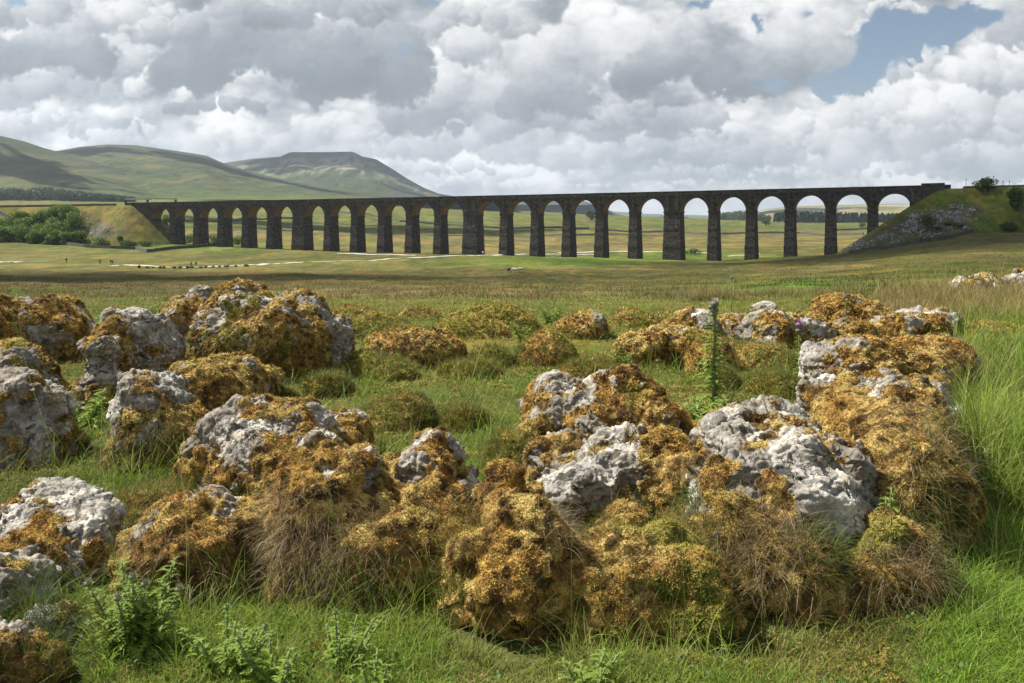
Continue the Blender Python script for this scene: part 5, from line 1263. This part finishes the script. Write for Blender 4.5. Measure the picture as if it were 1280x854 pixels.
# ------------------------------------------------------------------ thistles
def thistle(x, yb, H, label, heads=1, headcol=(.42, .10, .38), leaf=.12, spread=.5, D=None, stems=1, tone=1.0, dens=1.0, zbase=None, lean=.03, silver=0., headr=.02, thick=1.0):
    D = D or CZ * F / (yb - HZ); X = px(x, D); Z = float(ground_z(np.array([X]), np.array([D]))[0]) if zbase is None else zbase
    root = empty('thistle', (X, D, Z)); tag(root, label, 'thistle')
    gc = np.array([.15, .225, .03]) * tone * (1 - silver) + np.array([.26, .31, .09]) * silver
    ms = MB(); LV = []; LC = []; LF = []; off = 0; tips = []
    for s in range(stems):
        a = rng.uniform(0, 6.28); sp_ = 0 if stems == 1 else spread * rng.uniform(.15, .6) * H; hh = H * (1 if stems == 1 else rng.uniform(.6, 1.0))
        tx, ty = math.cos(a) * sp_ + lean * H * rng.uniform(-1, 1), math.sin(a) * sp_ * .6; bx_, by_ = tx * .25, ty * .25
        pts = [(bx_ + (tx - bx_) * u ** 1.3, by_ + (ty - by_) * u ** 1.3, -.03 + hh * u) for u in (0, .25, .5, .75, 1)]
        ms.tube(pts, [.009 * thick, .008 * thick, .007 * thick, .006 * thick, .004 * thick] if H > .5 else [.006, .005, .0045, .004, .003], 6); tips.append(pts[-1])
        nl = int(30 * dens * hh / .5) + 5
        for i in range(nl):
            u = (i + .5) / nl; p = np.array([np.interp(u, (0, .25, .5, .75, 1), [q[c] for q in pts]) for c in range(3)])
            th = i * 2.4 + rng.uniform(-.3, .3); LL = leaf * (1.15 - .75 * u) * rng.uniform(.7, 1.2); d = np.array([math.cos(th), math.sin(th), rng.uniform(.25, .8)]); d /= np.linalg.norm(d); sd_ = np.cross(d, [0, 0, 1]); sd_ /= np.linalg.norm(sd_)
            nseg = 7; spine = []
            for k_ in range(nseg + 1):
                f = k_ / nseg; spine.append(p + d * LL * f + np.array([0, 0, -1]) * LL * .45 * f * f)
            vb_ = []; 
            for k_ in range(nseg):                       # jagged lobes ending in spines
                f = k_ / nseg; w = LL * .055 * (1 - f * .6)
                a0, a1 = spine[k_], spine[k_ + 1]
                for sg in (-1, 1):
                    w2 = LL * (.24 - .16 * f) * rng.uniform(.7, 1.2); tip = a0 * .3 + a1 * .7 + sd_ * sg * w2 + d * LL * .05 + np.array([0, 0, rng.uniform(.0, .35)]) * w2
                    vb_ += [a0, a1, a1 + sd_ * sg * w, tip, a0 + sd_ * sg * w]
                    c_ = gc * rng.uniform(.8, 1.25); LC += [c_ * 1.1, c_ * 1.1, c_, c_ * 1.5, c_]
                    LF.append([off + len(vb_) - 5, off + len(vb_) - 4, off + len(vb_) - 3, off + len(vb_) - 2]); LF.append([off + len(vb_) - 5, off + len(vb_) - 2, off + len(vb_) - 1, off + len(vb_) - 1])
            LV += vb_; off += len(vb_)
    ms.build('stem', M_stem, root, smooth=True)
    LF = np.array(LF); tri_ = LF[LF[:, 2] == LF[:, 3]] if False else LF[1::2][:, :3]; qd = LF[0::2]
    make_mesh('leaves', np.array(LV), [qd, tri_], M_grass, root, smooth=False, attrs={'col': np.clip(np.array(LC), 0, 1)})
    for t_ in tips[:heads] if heads <= len(tips) else tips:
        flower_head(root, t_, headcol, headr)
    for e_ in range(max(0, heads - len(tips))):
        t_ = tips[0]; flower_head(root, (t_[0] + rng.uniform(-.035, .035), t_[1] + rng.uniform(-.02, .02), t_[2] - .02 - .03 * e_), headcol, headr * .8)
def flower_head(root, t_, headcol, r):
    m = MB(); n = 8; prof = [(0, .35), (.4, .95), (.9, 1.0), (1.3, .62)]; V = []; Q = []
    for z, k in prof:
        for i in range(n): V.append((t_[0] + math.cos(i * 6.283 / n) * r * k, t_[1] + math.sin(i * 6.283 / n) * r * k, t_[2] + z * r))
    for j in range(3):
        for i in range(n): Q.append([j * n + i, j * n + (i + 1) % n, (j + 1) * n + (i + 1) % n, (j + 1) * n + i])
    m.add(V, Q)
    for i in range(26):
        a = i * 2.4; z = .2 + .9 * (i / 26); k = np.interp(z, [p[0] for p in prof], [p[1] for p in prof]) * r; c, s = math.cos(a), math.sin(a)
        b0 = np.array([t_[0] + c * k, t_[1] + s * k, t_[2] + z * r]); w = .12 * r
        m.add([b0 + np.array([-s, c, 0]) * w, b0 - np.array([-s, c, 0]) * w, b0 + np.array([c * .6, s * .6, .35]) * r], [[0, 1, 2]])
    h_ = m.build('flower_head', M_stem, root, smooth=True)
    n = 40; th = rng.uniform(0, 6.283, n); rad = np.sqrt(rng.uniform(0, 1, n)) * .55 * r
    P = np.stack([t_[0] + np.cos(th) * rad, t_[1] + np.sin(th) * rad, np.full(n, t_[2] + 1.15 * r)], 1); d = np.stack([np.cos(th) * rad / r, np.sin(th) * rad / r, np.ones(n)], 1)
    V, Q, Tt, C = blades(P, d, np.full(n, 1.25 * r), np.full(n, .16 * r), np.full(n, .05), np.tile(np.array(headcol) * .8, (n, 1)), np.tile(np.array(headcol), (n, 1)), 2)
    make_mesh('petals', V, [Q, Tt], M_petal, h_, smooth=False, attrs={'col': C})
M_stem = material('thistle_stem', lambda t: (t.mix(t.noise(t.obj(), 60, 3), (.12, .17, .07), (.22, .27, .14)), None))
thistle(892, 0, .93, 'tallest thistle with a pale pink flower head, rising above the stones right of centre', 4, (.62, .42, .50), .19, D=6.9, dens=2.4, silver=.25, headr=.034, lean=.012, thick=1.9)
thistle(1001, 0, .62, 'thistle with bright purple flowers standing behind the largest white block', 4, (.50, .05, .60), .10, D=8.2, dens=2.2, silver=.1, headr=.034, thick=1.6)
thistle(914, 0, .62, 'thin dark thistle behind the tallest one', 1, (.40, .28, .36), .07, D=15., dens=.7, headr=.03)
thistle(1058, 0, .60, 'dark budded thistle in front of the hump with a yellow moss cap', 2, (.30, .2, .28), .08, D=11.5, dens=1.0, headr=.026)
thistle(822, 0, .28, 'short budding thistle on the turf above the white rock', 1, (.10, .12, .05), .07, D=8.2, dens=.9)
thistle(170, 812, .36, 'bristly greyish thistle in the shade at the lower left', 6, (.32, .26, .22), .11, stems=9, spread=.9, D=3.15, dens=2.6, silver=.12, headr=.014, tone=.95)
thistle(285, 850, .24, 'bright green creeping thistle in the lower left foreground', 3, (.30, .40, .08), .075, stems=10, spread=1.3, D=3.0, dens=2.6, silver=.12, headr=.010, tone=1.15)
thistle(345, 868, .22, 'bright green creeping thistle right of its bushier neighbour', 2, (.30, .40, .08), .07, stems=9, spread=1.2, D=2.9, dens=2.6, silver=.10, headr=.010, tone=1.15)
thistle(425, 850, .26, 'green prickly seedlings below the long mossy ridge', 1, (.30, .40, .08), .065, stems=8, spread=1.1, D=3.05, dens=2.2, silver=.1, headr=.010, tone=1.1)
thistle(468, 872, .16, 'low prickly rosette near the bottom edge left of centre', 0, leaf=.075, stems=6, spread=1.4, D=2.86, dens=2.0, tone=1.05)
thistle(735, 862, .17, 'pale prickly rosette near the bottom edge right of the moss column', 0, leaf=.075, stems=7, spread=1.4, D=2.92, dens=2.0, silver=.15, tone=1.1)
thistle(105, 492, .42, 'leafy green thistle in the gap left of the craggy outcrop', 0, leaf=.14, stems=4, spread=.8, D=6.6, dens=1.4, zbase=.0, tone=1.2)
thistle(96, 0, .72, 'green thistle top between the left blocks at the back', 0, leaf=.14, stems=4, spread=.7, D=10.8, dens=1.4, tone=1.2)
thistle(182, 0, .55, 'thistle leaves behind the left end of the biggest outcrop', 0, leaf=.16, stems=5, spread=.9, D=13., dens=1.2, tone=1.2)
thistle(22, 0, .6, 'feathery green thistle on the far left skyline', 0, leaf=.15, stems=4, spread=.9, D=14.5, dens=1.0, tone=1.2)
thistle(72, 0, .55, 'small thistle between two others on the far left skyline', 0, leaf=.14, stems=2, spread=.7, D=15., dens=1.0, tone=1.2)
thistle(690, 0, .45, 'dark green thistle patch behind the round tawny tussock', 0, leaf=.16, stems=6, spread=1.1, D=13.2, dens=1.0)
thistle(660, 0, .34, 'low thistle between the yellow green hummock and the tawny tussock', 0, leaf=.14, stems=5, spread=1.3, D=11., dens=1.0)
thistle(783, 0, .30, 'green thistle in the turf below the knobbly mound', 0, leaf=.13, stems=4, spread=1.2, D=9.1, dens=1.1)
thistle(880, 0, .26, 'spiny leaves around the foot of the tallest thistle', 0, leaf=.20, stems=5, spread=1.5, D=6.7, dens=1.2, silver=.3)
thistle(1225, 640, .30, 'dark leafy thistle deep in the long grass at the right', 0, leaf=.14, stems=5, spread=1.0, D=5.0, dens=1.4, tone=.9)
thistle(1110, 0, .18, 'little green herb growing from the shaggy rust moss clump', 0, leaf=.07, stems=3, spread=1.0, D=3.75, dens=1.5, zbase=.28, tone=1.3)
# ------------------------------------------------------------------ clouds for the sky, computed here and hung in the world at their bearings
def vg(x, y, seed):
    """2-D gradient noise"""
    xi = np.floor(x).astype(np.int32); yi = np.floor(y).astype(np.int32); fx = (x - xi).astype(np.float32); fy = (y - yi).astype(np.float32)
    u = fx * fx * fx * (fx * (fx * 6 - 15) + 10); v = fy * fy * fy * (fy * (fy * 6 - 15) + 10); out = 0
    for dx in (0, 1):
        a = _perm[(xi + dx + seed * 37) & 255]
        for dy in (0, 1):
            h = _perm[a + ((yi + dy) & 255)]; g = _G2[h]
            out = out + (u if dx else 1 - u) * (v if dy else 1 - v) * (g[..., 0] * (fx - dx) + g[..., 1] * (fy - dy))
    return out * 1.4
_a2 = np.random.default_rng(11).uniform(0, 6.283, 256); _G2 = np.stack([np.cos(_a2), np.sin(_a2)], 1).astype(np.float32)
_J2 = np.random.default_rng(12).uniform(0, 1, (256, 2)).astype(np.float32)
def fb2(x, y, seed, o=5, g=.5):
    s = 0; a = 1.
    for k in range(o): s = s + a * vg(x, y, seed + k); x = x * 2.03 + 3.1; y = y * 2.03 + 1.7; a *= g
    return s
def wl2(x, y, seed, sm=14.):
    """soft cellular distance"""
    xi = np.floor(x).astype(np.int32); yi = np.floor(y).astype(np.int32); fx = (x - xi).astype(np.float32); fy = (y - yi).astype(np.float32); acc = 0
    for dx in (-1, 0, 1):
        a = _perm[(xi + dx + seed * 53) & 255]
        for dy in (-1, 0, 1):
            j = _J2[_perm[a + ((yi + dy) & 255)]]; acc = acc + np.exp(-sm * ((dx + j[..., 0] - fx) ** 2 + (dy + j[..., 1] - fy) ** 2))
    return np.sqrt(np.maximum(-np.log(acc + 1e-9) / sm, 0))
def skyblobs(AZ, EL, L):
    s = np.zeros(AZ.shape, np.float32)
    for x, y, sx, sy, a in L:
        A = math.atan((x - 640) / F); E_l = math.atan((HZ - y) / F * math.cos(A)); SX = sx / F * math.cos(A) ** 1.5; SY = sy / F * math.cos(A)
        s += a * np.exp(-((AZ - A) / SX) ** 2 - ((EL - E_l) / SY) ** 2)
    return s
HOLES = [(1145, 42, 54, 30, 1.3), (1100, 62, 30, 40, 1.2), (1002, 18, 22, 12, .7), (1232, 20, 44, 16, 1.2), (1040, 108, 30, 18, 1.2), (1070, 95, 26, 22, 1.0), (960, 106, 26, 14, .9), (505, 58, 14, 8, 1.0), (22, 2, 20, 9, 1.2), (560, 5, 60, 5, .6), (385, 82, 14, 7, .7), (880, 8, 40, 9, .7), (948, 30, 12, 24, .8)]
# cumulus heaps: column, row of the flat base, half width, height, brightness of the top, darkness of the base
HEAPS = [(1250, 238, 90, 16, 1., .15), (1090, 240, 120, 14, .9, .2), (905, 238, 120, 15, .85, .2), (740, 240, 110, 14, .9, .2), (600, 236, 80, 16, .92, .2), (420, 238, 120, 20, .85, .2), (250, 232, 120, 16, .8, .2), (40, 210, 100, 22, .8, .2), (-80, 200, 90, 40, .8, .3), (1400, 230, 120, 30, .8, .3),
    (960, 222, 80, 20, .95, .35), (830, 226, 80, 24, .8, .4), (680, 224, 70, 24, .92, .35), (1180, 222, 90, 24, .85, .5), (560, 218, 60, 22, .82, .4),
    (60, 172, 90, 34, .82, .45), (285, 192, 62, 44, 1.0, .5), (170, 186, 70, 26, .85, .35), (400, 186, 60, 40, .90, .35), (480, 200, 55, 30, .8, .4),
    (620, 200, 90, 46, .84, .5), (750, 205, 70, 48, .92, .45), (880, 206, 100, 40, .82, .6), (1000, 200, 80, 44, .9, .5), (1110, 205, 80, 60, .95, .45), (1240, 214, 80, 60, .92, .45),
    (560, 165, 90, 50, .78, .7), (690, 165, 90, 60, .86, .55), (820, 165, 90, 36, .8, .55), (1180, 180, 110, 70, 1.0, .4), (1265, 160, 70, 60, .98, .4), (1110, 150, 70, 56, 1.0, .3),
    (1155, 96, 60, 34, 1.0, .3), (1250, 110, 50, 50, .95, .4), (1120, 14, 46, 18, .9, .2), (1275, 50, 40, 50, .95, .35), (1330, 60, 90, 90, .9, .5),
    (215, 118, 60, 36, 1.0, .3), (265, 140, 70, 22, .75, .85), (60, 125, 90, 50, .86, .5), (120, 90, 70, 40, .85, .4),
    (520, 120, 60, 60, .95, .35), (600, 135, 70, 60, .9, .5), (690, 140, 60, 55, .85, .85), (630, 80, 70, 60, .9, .4),
    (150, 40, 90, 40, .88, .45), (50, 88, 90, 60, .8, .9), (455, 112, 66, 90, .78, .95), (330, 98, 130, 84, .80, 1.0), (390, 30, 90, 40, .75, .7), (230, 50, 60, 40, .88, .6),
    (600, 40, 80, 40, .85, .45), (750, 98, 90, 84, 1.0, .5), (870, 110, 92, 62, .82, 1.0), (1012, 94, 62, 84, 1.0, .75), (20, 30, 60, 50, .9, .6)]
HR = np.random.default_rng(21)
def paint_heaps(w, h, x0, x1, y0, y1):
    """image rows run downwards from y0 to y1, in photograph units; returns brightness and cover"""
    k = w / (x1 - x0); X, Y = np.meshgrid(np.linspace(x0, x1, w).astype(np.float32), np.linspace(y0, y1, h).astype(np.float32))
    n1 = fb2(X / 34, Y / 30, 5, 5, .55); n2 = fb2(X / 9, Y / 9, 25, 4, .6); n3 = fb2(X / 110, Y / 60, 45, 5, .55)
    wx = X + n1 * 7 + n2 * 1.5; wy = Y + fb2(X / 30, Y / 28, 65, 5, .55) * 6 + n2 * 1.3
    A = np.arctan((wx - 640) / F); E_ = np.arctan((HZ - wy) / F * np.cos(A)); hol = skyblobs(A, E_, HOLES)
    B = .62 + .50 * n3 + .12 * n1 + .10 * sstep(90, 260, Y); Cv = sstep(.62, .44, hol - .25 * n3 - .1 * n1)
    for cx, base, hw, ht, top, dk in HEAPS:
        if base < 206: ht = ht * 1.22; hw = hw * .92
        npf = int(26 + hw * ht / 85); P = []
        for i in range(npf):
            u = HR.uniform(-1, 1); dome = (1 - abs(u) ** 2.2); v = HR.uniform(0, 1) ** .8 * dome * (.75 + .35 * math.sin(u * 5 + cx)); r = ht * HR.uniform(.12, .42) * (1.1 - .45 * v); P.append((cx + u * hw * .9, base + ht * .16 * math.sin(u * 3.1 + cx * .7) - r * .35 - v * ht * .95, r, v))
        P.sort(key=lambda p: -p[3] + HR.uniform(-.25, .25))
        for px_, py_, r, v in P:
            i0 = max(int((px_ - 1.5 * r - 9 - x0) * k), 0); i1 = min(int((px_ + 1.5 * r + 9 - x0) * k) + 1, w); j0 = max(int((py_ - 1.5 * r - 9 - y0) * k), 0); j1 = min(int((py_ + 1.5 * r + 9 - y0) * k) + 1, h)
            if i1 <= i0 or j1 <= j0: continue
            s_ = (slice(j0, j1), slice(i0, i1)); dx = (wx[s_] - px_) / r; dy = (wy[s_] - py_) / r / .86; d = np.sqrt(dx * dx + dy * dy) + n2[s_] * .10
            a = sstep(1.06, .72, d) * .92; a *= sstep(base + ht * .26, base - ht * .02, Y[s_] + n1[s_] * ht * .22)
            nz = np.sqrt(np.maximum(1 - d * d, 0)); lam = np.clip(-.50 * dx - .72 * dy + .42 * nz, -1, 1)
            hf = np.clip((base - Y[s_]) / ht, 0, 1); b = .30 + .84 * top ** 1.6 * (1 - dk * .60 * (1 - hf)) * (.74 + .40 * lam * (1 - .55 * dk * (1 - hf))) - dk * .20 * (1 - hf) + n2[s_] * .05 + .05 * n1[s_] + .14 * n3[s_]
            b = b - dk * .17
            B[s_] = B[s_] * (1 - a) + b * a; Cv[s_] = np.maximum(Cv[s_], a * sstep(1.0, .55, hol[s_] - .2 * n1[s_]))
    return B, Cv
def sky_cols(Bt):
    xs_ = [.0, .2, .4, .6, .8, 1.0, 1.15]
    cols = np.array([(.20, .222, .245), (.245, .27, .295), (.33, .362, .395), (.50, .525, .55), (.74, .752, .76), (1.0, 1.0, .985), (1.08, 1.07, 1.04)])
    return np.stack([np.interp(Bt, xs_, cols[:, k]) for k in range(3)], -1)
def paint_round(AZ, EL):
    X = np.cos(AZ) * 2.2; Y = (EL * 3).astype(np.float32); X = X.astype(np.float32); Z = (np.sin(AZ) * 2.2).astype(np.float32)
    n = fbm(np.stack([X.ravel(), Z.ravel(), Y.ravel()], 1), 6, .55).reshape(AZ.shape); n2 = fbm(np.stack([X.ravel(), Z.ravel(), Y.ravel()], 1) * 1.3 + 7, 5).reshape(AZ.shape)
    return .62 + .5 * n, sstep(.42, .28, n2 + .1)
# ------------------------------------------------------------------ camera
cam = bpy.data.cameras.new('camera'); co = bpy.data.objects.new('camera', cam); COL.objects.link(co)
cam.sensor_width = 36; cam.lens = F / 1280 * 36
co.location = (0, 0, CZ); co.rotation_euler = (math.radians(90), 0, 0)
cam.shift_y = -(427 - HZ) / 1280
cam.clip_start = .05; cam.clip_end = 60000
SC.camera = co
# ------------------------------------------------------------------ light
SUN_EL = math.radians(51); SUN_AZ = math.radians(-70)      # azimuth from +Y towards +X: ahead and to the left
sd = (math.sin(SUN_AZ) * math.cos(SUN_EL), math.cos(SUN_AZ) * math.cos(SUN_EL), math.sin(SUN_EL))
sl = bpy.data.lights.new('sun', 'SUN'); sl.energy = 5.0; sl.angle = math.radians(.55); sl.color = (1, .94, .84)
so = bpy.data.objects.new('sun', sl); COL.objects.link(so)
from mathutils import Vector
so.rotation_euler = Vector(sd).to_track_quat('Z', 'Y').to_euler()
wd_ = bpy.data.worlds.new('World'); SC.world = wd_; wd_.use_nodes = True
t = NT(wd_.node_tree); bg = t.N['Background']
sky = t.new('ShaderNodeTexSky', sky_type='NISHITA'); sky.sun_disc = False; sky.sun_elevation = SUN_EL; sky.sun_rotation = SUN_AZ; sky.air_density = 1.0; sky.dust_density = .6; sky.ozone_density = 1.5
d = t.new('ShaderNodeTexCoord').outputs['Generated']
d = t.vm('NORMALIZE', d)
sp_ = t.new('ShaderNodeSeparateXYZ'); t.link(d, sp_.inputs[0]); dx, dy, dz = sp_.outputs
az_ = t.m('ARCTAN2', dx, dy); el_ = t.m('ARCSINE', dz)
def picture(nm, B, Cv, u, v):
    h, w = B.shape; arr = np.concatenate([sky_cols(B), Cv[..., None]], -1).astype(np.float32)[::-1]
    im = bpy.data.images.new(nm, w, h, alpha=True, float_buffer=True); im.colorspace_settings.name = 'Non-Color'; im.alpha_mode = 'CHANNEL_PACKED'
    im.pixels.foreach_set(np.ascontiguousarray(arr).ravel()); im.update()
    n = t.new('ShaderNodeTexImage'); n.image = im; n.extension = 'EXTEND'; n.interpolation = 'Cubic' if w > 1000 else 'Linear'
    c = t.new('ShaderNodeCombineXYZ'); t.link(u, c.inputs[0]); t.link(v, c.inputs[1]); t.link(c.outputs[0], n.inputs[0]); return n.outputs[0], n.outputs[1]
# the bearings ahead are mapped by the tangents of bearing and height
tu = t.m('DIVIDE', dx, t.m('MAXIMUM', dy, .05)); tv = t.m('DIVIDE', dz, t.m('MAXIMUM', dy, .05))
B_, C_ = paint_heaps(1400, 352, -160, 1440, -110, 292)
fc, fa = picture('cloud_front', B_, C_, t.rng(tu, (-160 - 640) / F, (1440 - 640) / F, 0., 1., False), t.rng(tv, (HZ - 292) / F, (HZ + 110) / F, 0., 1., False))
Aa, Ee = np.meshgrid(np.linspace(-math.pi, math.pi, 640), np.linspace(math.pi / 2, -.02, 170)); B_, C_ = paint_round(Aa, Ee)
wc, wa_ = picture('cloud_round', B_, C_, t.rng(az_, -math.pi, math.pi, 0., 1., False), t.rng(el_, -.02, math.pi / 2, 0., 1., False))
inside = t.m('MULTIPLY', t.rng(t.m('ABSOLUTE', tu), .64, .745, 1., 0.), t.m('MULTIPLY', t.rng(tv, .29, .36, 1., 0.), t.m('GREATER_THAN', dy, .1)))
cc = t.mix(inside, wc, fc)
hz = t.rng(el_, .0, .06, .55, .0); cc = t.mix(hz, cc, (.66, .71, .76))
mm_ = t.new('ShaderNodeMix', data_type='FLOAT'); t.link(inside, mm_.inputs[0]); t.link(wa_, mm_.inputs[2]); t.link(fa, mm_.inputs[3]); cloud = mm_.outputs[0]
skc = t.vm('SCALE', sky.outputs[0], .085)
res = t.mix(cloud, skc, cc)
res = t.mix(t.rng(el_, -.01, -.06), res, (.16, .17, .14))
t.link(res, bg.inputs[0]); bg.inputs[1].default_value = SKYS
try: wd_.cycles.sampling_method = 'MANUAL'; wd_.cycles.sample_map_resolution = 512
except Exception: pass
# ------------------------------------------------------------------ clouds high above, out of the picture, that shade the plain and the fells
M_cloud = material('cloud_vapour', lambda t: ((.9, .9, .9), None), 1., 0.)
def high_cloud(x, y, z0, h, rx, ry, rot=0., seed=0):
    nx = 90; u = np.linspace(-1.3, 1.3, nx); U, Vv = np.meshgrid(u, u); P = v3(U.ravel() * 2.1 + seed, Vv.ravel() * 2.1, seed)
    f = (1 - np.sqrt(U ** 2 + Vv ** 2)).ravel() + fbm(P, 6, .6) * .75
    i = np.arange(nx * nx).reshape(nx, nx); q = np.stack([i[:-1, :-1], i[:-1, 1:], i[1:, 1:], i[1:, :-1]], -1).reshape(-1, 4); q = q[(f[q] > 0).all(1)]
    th = np.sqrt(np.maximum(f, 0)); c, s = math.cos(rot), math.sin(rot); X = U.ravel() * rx; Y = Vv.ravel() * ry
    k = h / math.tan(SUN_EL); cx = x + math.sin(SUN_AZ) * k; cy = y + math.cos(SUN_AZ) * k
    Z = z0 + h
    T_ = np.stack([cx + X * c - Y * s, cy + X * s + Y * c, Z + th * min(rx, ry) * .5], 1); B_ = T_.copy(); B_[:, 2] = Z - th * min(rx, ry) * .12
    o = make_mesh('cloud', np.concatenate([T_, B_]), np.concatenate([q, q[:, ::-1] + nx * nx]), M_cloud); tag(o, kind='structure')
for c_ in CLOUDS: high_cloud(*c_)
# ------------------------------------------------------------------ air
if HAZE:
    m = bpy.data.materials.new('haze_air'); m.use_nodes = True; t = NT(m.node_tree); t.N.remove(t.N['Principled BSDF'])
    v = t.new('ShaderNodeVolumePrincipled'); v.inputs['Color'].default_value = (.72, .84, 1, 1); v.inputs['Density'].default_value = HAZE; v.inputs['Anisotropy'].default_value = .3
    t.link(v.outputs[0], t.N['Material Output'].inputs['Volume'])
    b_ = MB(); b_.box((0, 0, 420), (27000, 27000, 940)); o = b_.build('haze', m); tag(o, 'thin blue summer haze over the whole valley', 'haze', kind='stuff')
    SC.cycles.volume_bounces = 0
SC.view_settings.view_transform = 'Standard'; SC.view_settings.look = 'None'; SC.view_settings.exposure = EXPO; SC.view_settings.gamma = 1
SC.render.engine = 'CYCLES'; SC.cycles.max_bounces = 5; SC.cycles.diffuse_bounces = 3; SC.cycles.glossy_bounces = 2; SC.cycles.transmission_bounces = 3; SC.cycles.transparent_max_bounces = 4
SC.cycles.use_denoising = True
